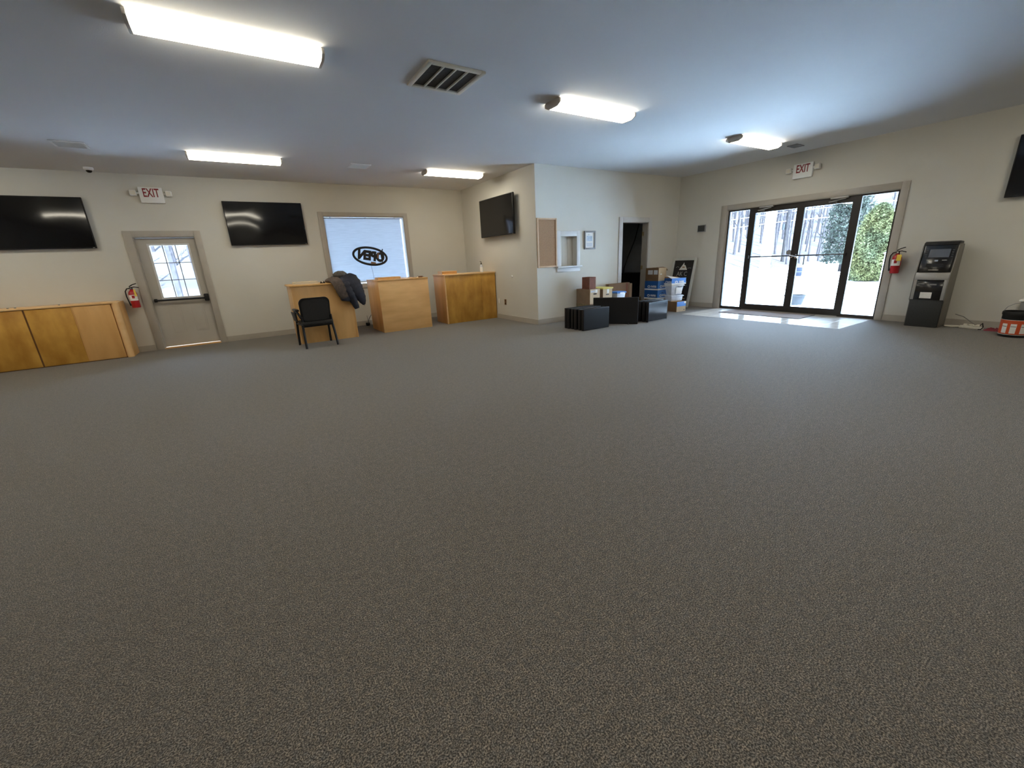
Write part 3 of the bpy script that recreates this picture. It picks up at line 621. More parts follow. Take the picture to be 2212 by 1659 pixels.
back_panel(-.175, 0, .03).build('backrest', 'black_plastic', t, smooth=True)
back_panel(-.147, .02, .03).build('back_cushion', 'fabric_black', t, smooth=True)
back_panel(-.18, .03, .006).build('back_mesh', 'fabric_black', t, smooth=True)
MB().box(-.245, .245, -.21, .24, .40, .46).build('seat', 'fabric_black', t, bevel=.025)
MB().box(-.225, .225, -.20, .22, .385, .40).build('seat_pan', 'black_plastic', t, bevel=.004)
for s in (-1, 1):
    MB().tube([(s*.262, -.245, 0), (s*.255, -.20, .22), (s*.245, -.15, .41), (s*.235, -.165, .55)], .02, 8).build('leg', 'black_plastic', t, smooth=True)
    MB().tube([(s*.275, .305, 0), (s*.27, .27, .24), (s*.265, .23, .43), (s*.272, .2, .6 if s < 0 else .44)], .02, 8).build('leg', 'black_plastic', t, smooth=True)
    if s < 0:
        MB().tube([(s*.275, .2, .6), (s*.285, .12, .645), (s*.285, -.05, .64), (s*.275, -.13, .60), (s*.245, -.16, .52)], .02, 8).build('arm_frame', 'black_plastic', t, smooth=True)
        MB().box(s*.285-.032, s*.285+.032, -.14, .16, .642, .68).build('arm_pad', 'black_plastic', t, bevel=.013)
        MB().hexa([(s*.32, -.16, .47), (s*.30, -.16, .47), (s*.30, .14, .47), (s*.32, .14, .47)], [(s*.345, -.18, .63), (s*.325, -.18, .63), (s*.325, .16, .63), (s*.345, .16, .63)]).bevel(.008).build('folded_tablet', 'black_plastic', t, smooth=True)
    MB().tube([(s*.245, -.15, .405), (s*.265, .23, .405)], .0125, 8).build('side_rail', 'black_plastic', t)
    MB().box(s*.24-.02, s*.24+.02, -.19, -.14, .40, .46).build('back_hinge', 'dark_grey', t, bevel=.006)
MB().tube([(-.25, -.16, .375), (.25, -.16, .375)], .0125, 8).build('cross_rail', 'black_plastic', t)

# ------------------------------------------------------------------ the stored monitors
MG = 'black monitors stacked upright on the carpet'
ly = [5.655, 5.76, 5.86, 5.955, 6.05, 6.14]
for i, y in enumerate(ly):
    lab = ['front black monitor of the left row on the carpet', 'second black monitor of the left row, behind the front one', 'third black monitor from the front of the left row', 'fourth black monitor from the front of the left row', 'fifth black monitor of the left row, before the rearmost', 'rearmost black monitor of the left row on the carpet'][i]
    tv('monitor', lab, (5.49+(i % 2)*.012-.006*i*.5, y, 0), math.radians((i % 3-1)*.8), .645, .395-.006*(i % 2), 0, False, .062, group=MG, m='black_gloss' if i else 'black_plastic', cat='monitor')
ang = math.atan2(5.472-6.165, 6.42-5.90)
tv('large_television', 'large black television on the carpet in front of the boxes, angled to the camera', ((6.42+5.89)/2, (5.472+6.17)/2, 0), ang, .875, .522, 0, False, .06, legs=True, cat='television', m='black_plastic')
for i, y in enumerate((5.45, 5.55, 5.65, 5.75)):
    lab = ['front glossy monitor of the right group beside the angled television', 'second monitor of the right group, behind the glossy one', 'third monitor from the front of the right group', 'rearmost monitor of the right group beside the angled television'][i]
    t = tv('monitor', lab, (6.99+.004*i, y, 0), math.radians((i % 2)*.8), .585, .402+.012*(i == 1), 0, False, .06, group=MG, m='black_gloss', cat='monitor')
    if i == 0: MB().box(-.28, .28, -.004, 0, .006, .014).build('silver_strip', 'silver', t)

# ------------------------------------------------------------------ boxes
def carton(name, lab, x0, x1, y0, y1, z0, z1, mf, ml=None, rot=0, cat='box', group=None, lid=True, tape=True):
    """mf: material of the face to the hall (-y); ml: face to the left (-x), a darker copy where its shade is painted"""
    t = thing(name, lab, cat, ((x0+x1)/2, (y0+y1)/2, z0), rot, group); a, b_, h = (x1-x0)/2, (y1-y0)/2, z1-z0; th = .005
    MB().box(-a, a, -b_, -b_+th, 0, h).build('front_panel', mf, t); MB().box(-a, a, b_-th, b_, 0, h).build('back_panel', ml or mf, t)
    MB().box(-a, -a+th, -b_+th, b_-th, 0, h).build('side_panel', ml or mf, t); MB().box(a-th, a, -b_+th, b_-th, 0, h).build('side_panel', ml or mf, t)
    MB().box(-a+th, a-th, -b_+th, b_-th, 0, th).build('bottom_panel', ml or mf, t)
    if lid:
        MB().box(-a+th, a-th, -b_+th, -.001, h-th, h).build('flap', ml or mf, t); MB().box(-a+th, a-th, .001, b_-th, h-th, h).build('flap', ml or mf, t)
        if tape: MB().box(-a, a, -.025, .025, h, h+.001).build('tape', 'cork_frame', t)
    return t
BG = 'boxes stacked beside the office door'
t = carton('cardboard_box', 'brown box with green print at the bottom of the left stack', 6.10, 6.40, 6.48, 6.915, 0, .355, 'kraft', 'kraft', group=BG)
MB().box(-.151, -.15, -.21, .21, .24, .30).build('printed_band', 'green_print', t); MB().box(-.151, -.15, -.21, .21, .325, .34).build('printed_band', 'green_print', t); MB().box(-.15, .15, -.2185, -.2175, .24, .30).build('printed_band', 'green_print', t)
t = carton('file_box', 'tan file box with a dark hand hole under the dark red box', 6.105, 6.385, 6.49, 6.915, .356, .658, 'kraft_lit', 'kraft', group=BG)
MB().box(-.045, .045, -.214, -.2125, .19, .215).build('hand_hole', 'black_matte', t)
MB().box(-.12, .0, -.214, -.2125, .235, .275).build('print', 'print_grey', t); MB().box(.01, .07, -.214, -.2125, .225, .29).build('sticker', 'white_paper', t)
t = carton('dark_red_box', 'dark red box on top of the tan file box', 6.125, 6.30, 6.53, 6.76, .659, .905, 'kraft_red', 'kraft_red', group=BG, tape=False)
MB().box(-.089, -.084, -.118, -.113, 0, .246).build('corner_seam', 'kraft', t)
carton('cardboard_box', 'brown box hidden under the yellow lidded file box', 6.49, 6.79, 6.50, 6.90, 0, .37, 'kraft_dark', 'kraft_dark', group=BG)
t = carton('file_box', 'cream file box with a yellow lid in the left stack', 6.50, 6.775, 6.51, 6.89, .371, .645, 'kraft_lit', 'kraft', group=BG, lid=False)
MB().box(-.155, .155, -.205, .205, .262, .292).build('lid', 'yellow_lid', t, bevel=.004)
MB().box(-.02, .04, -.1925, -.19, .17, .255).build('sticker', 'white_paper', t); MB().box(-.05, .04, -.1915, -.19, .135, .155).build('hand_hole', 'dark_grey', t)
carton('cardboard_box', 'brown box hidden under the clear tub with a blue lid', 6.86, 7.16, 6.44, 6.72, 0, .25, 'kraft_dark', 'kraft_dark', group=BG)
def tub(lab, x0, x1, y0, y1, z0, h, lidm, taper=.03, group=None):
    t = thing('plastic_tub', lab, 'tub', ((x0+x1)/2, (y0+y1)/2, z0), 0, group); a, b_ = (x1-x0)/2, (y1-y0)/2
    q = lambda k, z: [(-a+k, -b_+k, z), (a-k, -b_+k, z), (a-k, b_-k, z), (-a+k, b_-k, z)]
    MB().hexa(q(taper+.01, 0), q(.01, h-.03)).bevel(.012).build('body', 'tub', t, smooth=True)
    MB().box(-a-.006, a+.006, -b_-.006, b_+.006, h-.032, h-.012).build('rim', lidm, t, bevel=.005)
    MB().box(-a+.01, a-.01, -b_+.01, b_-.01, h-.012, h).build('lid', lidm, t, bevel=.004)
    return t
t = tub('clear plastic tub with a blue lid in the left stack', 6.865, 7.155, 6.45, 6.71, .251, .298, 'blue_light', group=BG)
MB().box(-.06, .07, -.14, -.132, .255, .282).build('latch', 'white_plastic', t)
t = thing('flat_carton', 'large flat brown carton leaning by the office door', 'box', (7.33, 6.83, 0), 0, BG)
MB().box(-.385, .30, -.045, .05, 0, .70).build('body', 'kraft_dark', t, bevel=.003); MB().box(.301, .385, -.045, .05, 0, .672).build('side_flap', 'kraft', t, bevel=.003); MB().box(.18, .23, -.047, -.045, .1, .69).build('tape', 'kraft_red', t)
# blue paper boxes
PG = 'blue paper boxes'
def paper_box(lab, x0, x1, y0, y1, z0, z1, mf='blue_light', band=True, lid=True, hole=False):
    t = carton('paper_box', lab, x0, x1, y0, y1, z0, z1, mf, 'blue_shaded', group=PG, lid=lid, tape=False); a, b_, h = (x1-x0)/2, (y1-y0)/2, z1-z0  # front coloured as lit, other sides coloured as shaded
    if band:
        MB().box(-a-.003, a+.003, -b_-.003, b_+.003, 0, .032).build('white_band', 'white_paper', t)
    n = 20
    for face in ('front', 'left'):
        L = a if face == 'front' else b_
        cx = -.35*L; ov = [(cx+.042*math.cos(k*2*math.pi/n), h*.38+.03*math.sin(k*2*math.pi/n)) for k in range(n)]
        if face == 'front':
            lg = MB().prism(ov, -b_-.003, -b_-.0005, 'y').build('logo', 'white_paper', t); MB().prism([(cx+(p[0]-cx)*.62, h*.38+(p[1]-h*.38)*.4) for p in ov], -b_-.0045, -b_-.003, 'y').build('logo_mark', 'blue_light', lg)
            text('lettering', 'PAPER', .062, 'white_paper', t, (.36*L, -b_-.002, h*.38), sx=.82, bold=.003)
        else:
            lg = MB().prism([(-p[0], p[1]) for p in ov], -a-.003, -a-.0005, 'x').build('logo', 'print_grey', t); MB().prism([(-(cx+(p[0]-cx)*.62), h*.38+(p[1]-h*.38)*.4) for p in ov], -a-.0045, -a-.003, 'x').build('logo_mark', 'blue_shaded', lg)  # white print greyed here: the left side's shade is in its colour
            text('lettering', 'PAPER', .062, 'print_grey', t, (-a-.002, -.36*L, h*.38), rot=(math.pi/2, 0, -math.pi/2), sx=.9, bold=.003)
    if hole: MB().prism([(.04*math.cos(k*math.pi/8), h*.62+.03*math.sin(k*math.pi/8)) for k in range(9)], -b_-.003, -b_-.0005, 'y').build('hand_hole', 'blue_shaded', t)
    return t
carton('cardboard_box', 'brown box at the bottom of the blue paper box stack', 8.29, 8.61, 6.50, 6.88, 0, .262, 'kraft', 'kraft_dark', group=BG)
paper_box('lower blue paper box beside the office door, with a half round hand hole', 8.28, 8.62, 6.495, 6.885, .263, .474, hole=True)
paper_box('upper blue paper box beside the office door, under the open brown box', 8.28, 8.615, 6.495, 6.885, .475, .686)
t = carton('open_box', 'open brown cardboard box on top of the blue paper boxes', 8.285, 8.56, 6.50, 6.88, .687, .985, 'kraft_lit', 'kraft_dark', group=BG, lid=False)
MB().hexa([(-.137, -.19, .298), (.13, -.19, .298), (.13, -.186, .298), (-.137, -.186, .298)], [(-.13, -.10, .318), (.12, -.10, .318), (.12, -.096, .318), (-.13, -.096, .318)]).build('flap', 'kraft', t)
MB().hexa([(.1375, -.18, .298), (.1375, .18, .298), (.1325, .18, .298), (.1325, -.18, .298)], [(.24, -.16, .23), (.24, .16, .23), (.237, .16, .226), (.237, -.16, .226)]).build('flap', 'kraft_lit', t)
for y0, y1 in ((-.02, .12), (-.16, -.05)): MB().box(-.1385, -.1375, y0, y1, .15, .25).build('shipping_label', 'print_grey', t)
MB().box(-.08, -.02, -.1915, -.19, .14, .17).build('sticker', 'white_paper', t)
# right stack
a12 = math.radians(-12)
t = carton('cardboard_box', 'brown box, front coloured as lit, with a blue label at the bottom of the right stack', 8.32, 8.62, 5.955, 6.30, 0, .228, 'kraft_lit', 'kraft_dark', rot=math.radians(-4), group=BG)
MB().box(-.15, .15, -.174, -.1725, .12, .228).build('blue_label', 'blue_light', t); MB().box(.08, .12, -.174, -.1725, .03, .045).build('print', 'dark_grey', t); MB().box(.09, .15, -.175, -.174, .18, .228).build('sticker', 'white_paper', t)
t = tub('shallow clear tub below the papers tub in the right stack', 8.345, 8.70, 6.10, 6.34, .230, .135, 'tub', .01, BG); t.rotation_euler.z = a12
t = tub('clear plastic tub holding papers under the open blue paper box', 8.325, 8.695, 6.095, 6.345, .366, .24, 'white_plastic', .03, BG); t.rotation_euler.z = a12
MB().box(-.05, .12, -.126, -.118, .03, .17).build('paper_sheet', 'white_paper', t); MB().box(.0, .13, -.134, -.130, .178, .203).build('latch', 'grey', t)
t = paper_box('open blue paper box with loose papers on top of the clear tub', 8.325, 8.735, 6.095, 6.345, .607, .748, lid=False); t.rotation_euler.z = a12
MB().hexa([(-.2, -.12, .13), (.06, -.12, .135), (.06, -.118, .138), (-.2, -.118, .133)], [(-.2, .06, .20), (-.0, .08, .15), (-.0, .082, .153), (-.2, .062, .203)]).build('loose_sheet', 'white_paper', t)
MB().box(-.19, .19, -.11, .11, .01, .128).build('paper_stack', 'white_paper', t)
MB().hexa([(-.195, .119, .141), (.195, .119, .141), (.195, .124, .141), (-.195, .124, .141)], [(-.18, .15, .17), (.18, .15, .17), (.18, .154, .17), (-.18, .154, .17)]).build('flap', 'kraft_dark', t)

# chalkboard sign leaning on the right wall (local: facing -y, x to the right)
tilt = math.atan2(.235, 1.17)
t = thing('chalkboard_sign', 'white framed chalkboard with a triangle logo leaning in the corner', 'sign', (9.165, 6.60, 0), R90); t.rotation_euler = (-tilt, 0, R90)
t.rotation_mode = 'XYZ'; sw, sh = .33, 1.195
MB().box(-sw+.05, sw-.05, -.012, .0, .06, sh-.06).build('board', 'slate', t)
for q in ((-sw, -sw+.06, 0, sh), (sw-.06, sw, 0, sh), (-sw+.06, sw-.06, 0, .06), (-sw+.06, sw-.06, sh-.06, sh)): MB().box(q[0], q[1], -.025, .01, q[2], q[3]).build('frame_rail', 'sign_frame', t, bevel=.004)
lg = MB().prism([(-.115, .905), (.115, .905), (.045, 1.02), (.02, 1.015), (0, 1.085), (-.03, 1.03)], -.015, -.0125, 'y').build('triangle_logo', 'white_paper', t)
MB().prism([(-.03, .955), (.04, .955), (.04, .985), (-.03, .985)], -.0165, -.015, 'y').build('logo_mark', 'cork', lg)
text('chalk_lettering', 'AK C', .15, 'chalk', t, (-.01, -.0125, .805), ext=.0006, sx=.85)
MB().tube([(-.21, -.0135, .965), (-.16, -.0135, .985), (-.12, -.0135, .965)], .004, 5).build('chalk_line', 'chalk', t); MB().tube([(.12, -.0135, .94), (.17, -.0135, .955), (.22, -.0135, .945)], .004, 5).build('chalk_line', 'chalk', t)
MB().box(-.21, .14, -.0135, -.012, .715, .722).build('chalk_line', 'chalk', t); MB().box(-.2, .17, -.0135, -.012, .62, .627).build('chalk_line', 'chalk', t); MB().box(-.1, .19, -.0135, -.012, .52, .526).build('chalk_line', 'chalk', t); MB().box(.0, .2, -.0135, -.012, .2, .22).build('chalk_line', 'cork', t)

# ------------------------------------------------------------------ entrance mat
t = thing('door_mat', 'flat taupe door mat on the tiles inside the glass entrance', 'mat', (9.115, 4.43, .002))
MB().box(-.32, .32, -.79, .79, 0, .008).build('pile', 'mat_rug', t); b = MB()
for q in ((-.335, -.32, -.805, .805), (.32, .335, -.805, .805), (-.32, .32, -.805, -.79), (-.32, .32, .79, .805)): b.box(q[0], q[1], q[2], q[3], 0, .006)
b.build('border', 'black_matte', t)

# ------------------------------------------------------------------ cash machine (local: facing -y; front at y=0)
t = thing('cash_machine', 'black and silver cash machine against the right wall beside the entrance', 'cash machine', (9.05, 1.99, 0), R90); A = .205
prof = [(0.02, 0), (.02, .78), (.05, .83), (.125, 1.255), (.16, 1.285), (.33, 1.275), (.355, 1.22), (.355, 0)]
MB().prism(prof, -A+.014, A-.014, 'x').build('body', 'dark_grey', t, bevel=.004)
cheek = [(.03, 0), (.03, .40), (-.012, .43), (-.012, .80), (.02, .86), (.098, 1.235), (.13, 1.262), (.345, 1.255), (.362, 1.21), (.362, 0)]
for s in (-1, 1): MB().prism(cheek, s*(A-.014), s*A, 'x').build('side_cheek', 'silver_dark', t, bevel=.004)
MB().prism([(-.014, .735), (-.014, .79), (.012, .845), (.03, .845), (.03, .735)], -A+.014, A-.014, 'x').build('front_band', 'silver', t, bevel=.004)
MB().box(-A+.014, A-.014, .0, .021, .0, .715).build('lower_door', 'dark_grey', t, bevel=.004)
MB().prism([(-.012, .43), (-.012, .70), (-.002, .72), (.0, .72), (.0, .43)], -A+.05, A-.05, 'x').build('gloss_panel', 'black_gloss', t, bevel=.003)
for s in (-1, 1): MB().box(min(s*(A-.05), s*(A-.014)), max(s*(A-.05), s*(A-.014)), -.013, 0, .43, .735).build('front_strip', 'silver', t, bevel=.003)
MB().box(-.085, .05, -.0135, -.012, .452, .545).build('paper_notice', 'white_paper', t)
MB().box(-.13, -.06, -.0135, -.012, .67, .68).build('print', 'grey', t); MB().box(.0, .08, -.0135, -.012, .655, .675).build('print', 'grey', t)
# sloping fascia: points on the slope from (y .026,z .86) to (y .12,z 1.25)
def slope(v): return (.022+.098*v, .86+.39*v)
def fascia(name, m, u0, u1, v0, v1, d=.004, parent=None, bev=0):
    y0, z0 = slope(v0); y1, z1 = slope(v1); n_ = Vector((0, -.97, .243))
    q = [Vector((u0, y0, z0)), Vector((u1, y0, z0)), Vector((u1, y1, z1)), Vector((u0, y1, z1))]
    return MB().hexa(q, [p+n_*d for p in q]).build(name, m, parent or t, bevel=bev)
fp = fascia('fascia', 'black_gloss', -A+.03, A-.03, -.02, 1.0, .02, bev=.006)
fascia('screen', 'screen_grey', -.105, .125, .52, .83, .024, fp); 
for v in (.55, .63, .71, .79):
    fascia('button', 'dark_grey', -.15, -.125, v-.02, v+.02, .025, fp); fascia('button', 'dark_grey', .142, .165, v-.02, v+.02, .025, fp)
fascia('card_slot', 'silver', -.115, -.05, .40, .425, .026, fp); fascia('receipt_slot', 'silver', .06, .115, .40, .425, .026, fp); fascia('jack', 'chrome', -.02, .02, .36, .42, .032, fp)
fascia('keypad', 'black_plastic', -.1, .1, .16, .28, .03, fp); fascia('cash_lip', 'silver', -.06, .055, .03, .055, .03, fp)
MB().prism([(.09, 1.25), (.10, 1.285), (.15, 1.305), (.32, 1.295), (.34, 1.265), (.15, 1.262)], -A+.01, A-.01, 'x').build('top_cap', 'black_plastic', t, bevel=.006)
MB().box(-.05, .02, .098, .104, 1.258, 1.27).build('light_strip', 'white_plastic', t)

# cords beside the machine
t = thing('power_strip', 'white power strip with tangled cords on the carpet beside the cash machine', 'power strip', (9.28, 1.46, 0), math.radians(84))
MB().box(-.13, .13, -.025, .025, 0, .038).build('strip', 'cord_white', t, bevel=.006)
for k in range(3): MB().box(-.09+k*.07, -.05+k*.07, -.018, .018, .038, .068).build('plug', 'cord_white', t, bevel=.006)
MB().tube([(.13, 0, .02), (.2, .05, .012), (.29, .03, .01), (.31, -.02, .01), (.24, -.05, .012), (.14, -.035, .02), (.04, -.05, .05), (-.04, .04, .05), (-.1, -.03, .06)], .009, 8).build('white_cord', 'cord_white', t, smooth=True)
MB().tube([(-.02, .0, .07), (.06, -.06, .11), (.14, -.09, .16), (.24, -.095, .19)], .006, 8).build('grey_cord', 'cord_grey', t, smooth=True)
MB().tube([(-.09, .01, .06), (-.12, .05, .10), (-.13, .03, .04), (-.125, .08, .012), (-.1, .1, .012)], .007, 8).build('black_cord', 'black_plastic', t, smooth=True)
t = thing('red_cloth', 'crumpled dark red cloth on the carpet beside the bucket', 'cloth', (9.24, 1.215, 0))
b = MB(); n = 12; vv = [[None]*(n+1) for _ in range(n+1)]
for i in range(n+1):
    for j in range(n+1):
        e_ = min(i, n-i, j, n-j)/3; vv[i][j] = b.bm.verts.new((-.07+.14*i/n+random.uniform(-.006, .006), -.1+.2*j/n+random.uniform(-.006, .006), .006+min(1, e_)*(.012+.03*random.random())))
for i in range(n):
    for j in range(n): b.bm.faces.new((vv[i][j], vv[i+1][j], vv[i+1][j+1], vv[i][j+1]))
ret = bmesh.ops.extrude_face_region(b.bm, geom=b.bm.faces[:])
for v_ in [g_ for g_ in ret['geom'] if isinstance(g_, bmesh.types.BMVert)]: v_.co.z = max(0, v_.co.z-.006)
b.build('fabric', 'red_cloth', t, smooth=True)

# bucket at the right edge
t = thing('paint_bucket', 'black bucket with an orange label at the right edge', 'bucket', (8.86, .985, 0))
MB().lathe([(0, 0), (.14, 0), (.143, .01), (.149, .30), (.156, .30), (.156, .335), (.15, .345), (.143, .345), (.143, .30), (.137, .015), (0, .015)], 40).build('pail', 'black_plastic', t, smooth=True)
MB().lathe([(.1435, .035), (.148, .235)], 40).build('label_wrap', 'orange', t, smooth=True)
MB().lathe([(.1445, .040), (.1440, .034)], 40).lathe([(.1492, .238), (.1490, .232)], 40).build('label_edge', 'white_paper', t)
for a0 in (2.35, 2.95, 3.6, 4.25):
    pt = MB().lathe([(.1452, .055), (.1492, .185)], 6, (0, 0, 0), a0, a0+.38).build('label_patch', 'white_paper', t, smooth=True); MB().lathe([(.1488, .145), (.1492, .152)], 6, (0, 0, 0), a0+.02, a0+.36).build('label_line', 'dark_grey', pt)
MB().lathe([(.132, .29), (0, .292)], 32).build('contents', 'trim_pale', t)
MB().tube([(.0, .155, .32), (-.0, .12, .40), (.0, .06, .445), (0, 0, .455), (0, -.06, .445), (0, -.12, .40), (0, -.155, .32)], .0035, 6).build('wire_handle', 'grey', t, smooth=True)
t = thing('grey_tote', 'grey bin with a white rim behind the orange bucket', 'bin', (9.25, .80, 0))
MB().hexa([(-.13, -.2, 0), (.13, -.2, 0), (.13, .2, 0), (-.13, .2, 0)], [(-.15, -.235, .45), (.15, -.235, .45), (.15, .235, .45), (-.15, .235, .45)]).bevel(.015).build('body', 'grey', t, smooth=True)
MB().box(-.165, .165, -.25, .25, .45, .475).build('rim', 'white_plastic', t, bevel=.006)

# ------------------------------------------------------------------ inside the office
t = thing('black_cabinet', 'low black cabinet seen through the open office door', 'cabinet', (8.97, 8.25, 0))
MB().box(-.48, .47, -.25, .25, .04, .80).build('body', 'black_matte', t, bevel=.004); MB().box(-.49, .475, -.26, .25, .80, .825).build('top', 'black_plastic', t, bevel=.003)
MB().box(-.47, -.01, -.265, -.25, .06, .79).build('door', 'black_matte', t); MB().box(.01, .46, -.265, -.25, .06, .79).build('door', 'black_matte', t); MB().box(-.46, .45, -.24, .24, 0, .04).build('plinth', 'black_plastic', t)
t = thing('hanging_cable', 'dark cable hanging on the office wall behind the open door', 'cable', (9.42, 8.55, 0))
MB().tube([(0, -.55, 2.5), (0, -.42, 2.1), (0, -.3, 1.7), (0, -.1, 1.3), (0, .06, .95), (0, .1, .6)], .012, 8).build('cable_run', 'black_plastic', t, smooth=True)
MB().tube([(0, -.62, 2.6), (.0, -.60, 2.2), (0, -.56, 1.8), (0, -.58, 1.2), (0, -.6, .7)], .02, 8).build('cable_bundle', 'black_plastic', t, smooth=True)

# ------------------------------------------------------------------ outdoors
gz = -.08
struct(MB().box(XD+T, 90, -40, 60, gz-.3, gz).box(-30, XD+T, YA+T, 60, gz-.3, gz).build('ground', 'concrete'), 'bright pale ground outside')
def hill(name, f_, lab):
    b = MB(); n, m = 40, 14; vs_ = [[b.bm.verts.new(f_(i/n, j/m)) for j in range(m+1)] for i in range(n+1)]
    for i in range(n):
        for j in range(m): b.bm.faces.new((vs_[i][j], vs_[i+1][j], vs_[i+1][j+1], vs_[i][j+1]))
    return struct(b.build(name, 'hill', smooth=True), lab)
hill('hillside_woods', lambda s_, q: (16+70*s_-.114*40*q, 11.14+.114*(16+70*s_)+40*q, gz+.004+12*q**1.05), 'wooded slope left of the road beyond the entrance')
hill('hillside_east', lambda s_, q: (60+q*45, -35+90*s_, gz+.004+13*q**.7), 'far wooded hillside beyond the entrance')
hill('hillside_north', lambda s, q: (-35+50*s, 17+q*40, gz+12*q**1.05), 'wooded hillside behind the building')
# bare trees
def bare_tree(seed, h):
    rd = random.Random(seed); b = MB(); lean = (rd.uniform(-.04, .04)*h, rd.uniform(-.04, .04)*h)
    tr = [(lean[0]*k/5+rd.uniform(-.06, .06), lean[1]*k/5+rd.uniform(-.06, .06), h*k/5) for k in range(6)]
    b.tube(tr, [.085, .075, .06, .048, .032, .012], 6); tw_ = MB()
    for k in range(22):
        z = rd.uniform(.18, .95); i = min(int(z*5), 4); p = Vector(tr[i]).lerp(Vector(tr[i+1]), z*5-i); a = rd.uniform(0, 6.28); L = h*rd.uniform(.06, .14)*(1.15-z*.6)
        d1 = Vector((math.cos(a), math.sin(a), rd.uniform(.8, 2.2))).normalized(); e1 = p+d1*L; tw_.tube([p, p+d1*L*.5+Vector((0, 0, .05)), e1], [.02, .013, .006], 4)
        for _ in range(3):
            d2 = (d1+Vector((rd.uniform(-.8, .8), rd.uniform(-.8, .8), rd.uniform(-.3, .6)))).normalized(); s0_ = p.lerp(e1, rd.uniform(.3, .9)); tw_.tube([s0_, s0_+d2*L*.5], [.009, .004], 4)
    return b.mesh('trunk', 'bark', True), tw_.mesh('branches', 'bark', True)
TM = [bare_tree(11+k, 7.5+k*.6) for k in range(5)]
SPOTS = []
def free(x, y, dmin):
    if any((x-p[0])**2+(y-p[1])**2 < dmin*dmin for p in SPOTS): return False
    SPOTS.append((x, y)); return True
def plant(x, y, z, k, lab, grp, sc_=1):
    t = thing('bare_tree', lab, 'tree', (x, y, z), random.uniform(0, 6.28), grp); t.scale = (sc_, sc_, sc_)
    for nm, me in zip(('trunk', 'branches'), TM[k]): o = bpy.data.objects.new(nm, me); C.objects.link(o); o.parent = t
cnt = 0
for k in range(900):
    if cnt >= 110: break
    az = random.uniform(.27, .62); x = random.uniform(23, 66); y = az*x; d_ = (y-11.14-.114*x)/1.0065; q_ = d_/40.26
    if d_ < .2: 
        if x < 60.5: continue
        z_ = gz+13*((x-60)/45)**.7
    else: z_ = gz+12*q_**1.05
    if not free(x, y, 1.9): continue
    plant(x, y, z_-.05, random.randrange(5), 'slender leafless tree in the woods beyond the glass entrance', 'bare trees beyond the entrance', random.uniform(.8, 1.15)); cnt += 1
for k in range(150):
    Yp = random.uniform(15, 34); x = Yp*random.uniform(-.2, -.01); q = max(0, (Yp-17)/40)
    if not free(x, Yp, 1.55): continue
    plant(x, Yp, gz+12*q**1.05-.03, random.randrange(5), 'slender leafless tree in the woods behind the back door', 'bare trees behind the back door', random.uniform(.7, 1.1))
# evergreens
def foliage(n, rx, ry, rz, size, mtl, parent, zc, power=.6, cone=0, seed=1):
    rd = random.Random(seed); vs_ = []; fs = []
    for k in range(n):
        u_ = rd.uniform(-1, 1); a = rd.uniform(0, 6.283); s_ = math.sqrt(1-u_*u_) if u_ > 0 else 1-.25*u_*u_; rr = rd.random()**power
        bump_ = 1+.12*math.sin(a*5+u_*7)+.08*math.sin(a*11-u_*9)
        kk = (1-cone*(u_+1)/2)
        p = Vector((rx*s_*math.cos(a)*rr*bump_*kk, ry*s_*math.sin(a)*rr*bump_*kk, zc+rz*u_*(rr**.4 if u_ > 0 else 1)))
        d1 = Vector((rd.uniform(-1, 1), rd.uniform(-1, 1), rd.uniform(-.2, 1))).normalized(); d2 = d1.orthogonal().normalized(); d2.rotate(Matrix.Rotation(rd.uniform(0, 6.28), 3, d1)); L = size*rd.uniform(.6, 1.3)
        i = len(vs_); vs_ += [p-d2*L*.3, p+d1*L*.5, p+d2*L*.3, p+d1*L]; fs += [(i, i+2, i+1), (i+1, i+2, i+3)]
        fs[-2:] = [(i, i+2, i+3, i+1)]
    me = bpy.data.meshes.new('foliage'); me.from_pydata(vs_, [], fs); me.materials.append(MATS[mtl]); o = bpy.data.objects.new('foliage', me); C.objects.link(o); o.parent = parent; return o
for (x, y, rx, h_, lab, sd) in ((20.3, 6.22, .86, 2.75, 'yellow green evergreen shrub outside, seen through the right door and sidelight', 3), (20.6, 4.42, .86, 2.7, 'yellow green evergreen shrub outside at the right edge of the sidelight', 4)):
    t = thing('evergreen_shrub', lab, 'shrub', (x, y, gz), 0, 'evergreen shrubs outside')
    foliage(20000, rx, rx, h_/2, .11, 'leaf_yellow', t, h_/2+.02, .3, .45, sd); MB().lathe([(0, .02), (rx*.5, .03), (rx*.55, h_*.3), (rx*.45, h_*.55), (rx*.28, h_*.75), (rx*.1, h_*.85), (0, h_*.87)], 24).build('inner_foliage', 'leaf_inner', t, smooth=True); MB().tube([(0, 0, 0), (.03, 0, h_*.7)], [.06, .02], 6).build('stem', 'bark_dark', t)
t = thing('conifer', 'dark bluish conifer outside behind the yellow green shrubs', 'tree', (27, 9.55, gz))
foliage(7000, 1.15, 1.15, 2.3, .17, 'leaf_spruce', t, 2.7, .35, .4, 6); MB().tube([(0, 0, 0), (0, 0, 4.6)], [.12, .03], 8).build('trunk', 'bark_dark', t)
t = thing('utility_pole', 'thin wooden utility pole far outside the left glass door', 'pole', (35, 16.2, gz))
MB().tube([(0, 0, 0), (.15, .1, 8)], [.13, .09], 8).build('shaft', 'bark_dark', t); MB().box(-.06, .06, -.9, .9, 7.2, 7.3).build('crossarm', 'bark_dark', t); MB().tube([(.1, .25, 2.6), (.1, .25, 3.0)], .14, 8).build('transformer', 'dark_grey', t)
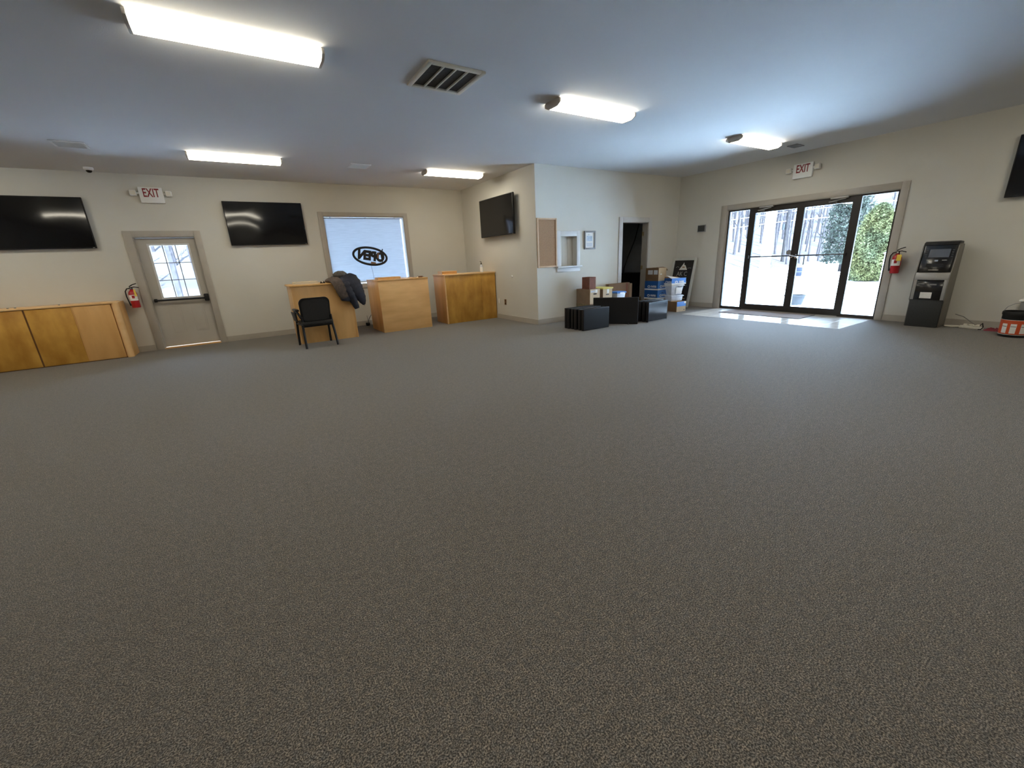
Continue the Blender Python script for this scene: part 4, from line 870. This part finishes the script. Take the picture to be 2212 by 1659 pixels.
for i, (z0, z1) in enumerate(((2.75, 3.2), (3.35, 3.85), (5.4, 6.0))):
    t = thing('power_line', ['lowest', 'middle', 'highest'][i]+' power line crossing the woods outside the entrance', 'wire', (30, 24, gz+z0))
    MB().tube([(-4, 6, -.25), (2.5, -3.9, .12), (5.05, -7.8, z1-z0), (9, -16, z1-z0+.2), (13, -26, z1-z0+.9)], .016, 5).build('wire', 'post_white', t)
# porch
t = thing('porch_post', 'white porch post outside the left glass door', 'post', (12.0, 5.98, gz))
MB().box(-.095, .095, -.095, .095, .09, 2.78).build('shaft', 'post_white', t, bevel=.006); MB().box(-.13, .13, -.13, .13, 0, .09).build('base_block', 'trim_pale', t, bevel=.006); MB().box(-.12, .12, -.12, .12, 2.78, 2.86).build('capital', 'post_white', t)
b = MB(); b.box(11.88, 12.12, -3, 9.5, 2.78, 2.96); b.box(XD+T, 11.88, 9.3, 9.5, 2.78, 2.96); b.box(XD+T, 11.88, -3, -2.8, 2.78, 2.96)
struct(b.build('porch_beam', 'post_white'), 'white porch beam resting on the post outside')
t = thing('railing_post', 'short white railing post outside the right sidelight', 'post', (12.0, 3.40, gz))
MB().box(-.06, .06, -.06, .06, 0, 1.16).build('shaft', 'post_white', t, bevel=.004); MB().prism([(-.075, 1.16), (.075, 1.16), (.075, 1.185), (0, 1.22), (-.075, 1.185)], -.075, .075, 'x').build('cap', 'post_white', t)
t = thing('planter_tub', 'grey tapered planter tub outside the entrance doors', 'planter', (11.62, 4.97, gz))
MB().lathe([(0, 0), (.17, 0), (.225, .22), (.235, .22), (.235, .24), (.21, .24), (.2, .19), (0, .19)], 28).build('pot', 'pot', t, smooth=True); MB().lathe([(.2, .2), (0, .215)], 20).build('soil', 'bark_dark', t)
t = thing('blue_barrel', 'dark blue barrel far outside near the door handle', 'barrel', (22.6, 9.68, gz))
MB().lathe([(0, 0), (.14, 0), (.16, .08), (.16, .34), (.14, .42), (0, .42)], 20).build('drum', 'barrel_blue', t, smooth=True); MB().lathe([(.165, .2), (.165, .23)], 20).build('hoop', 'dark_grey', t)
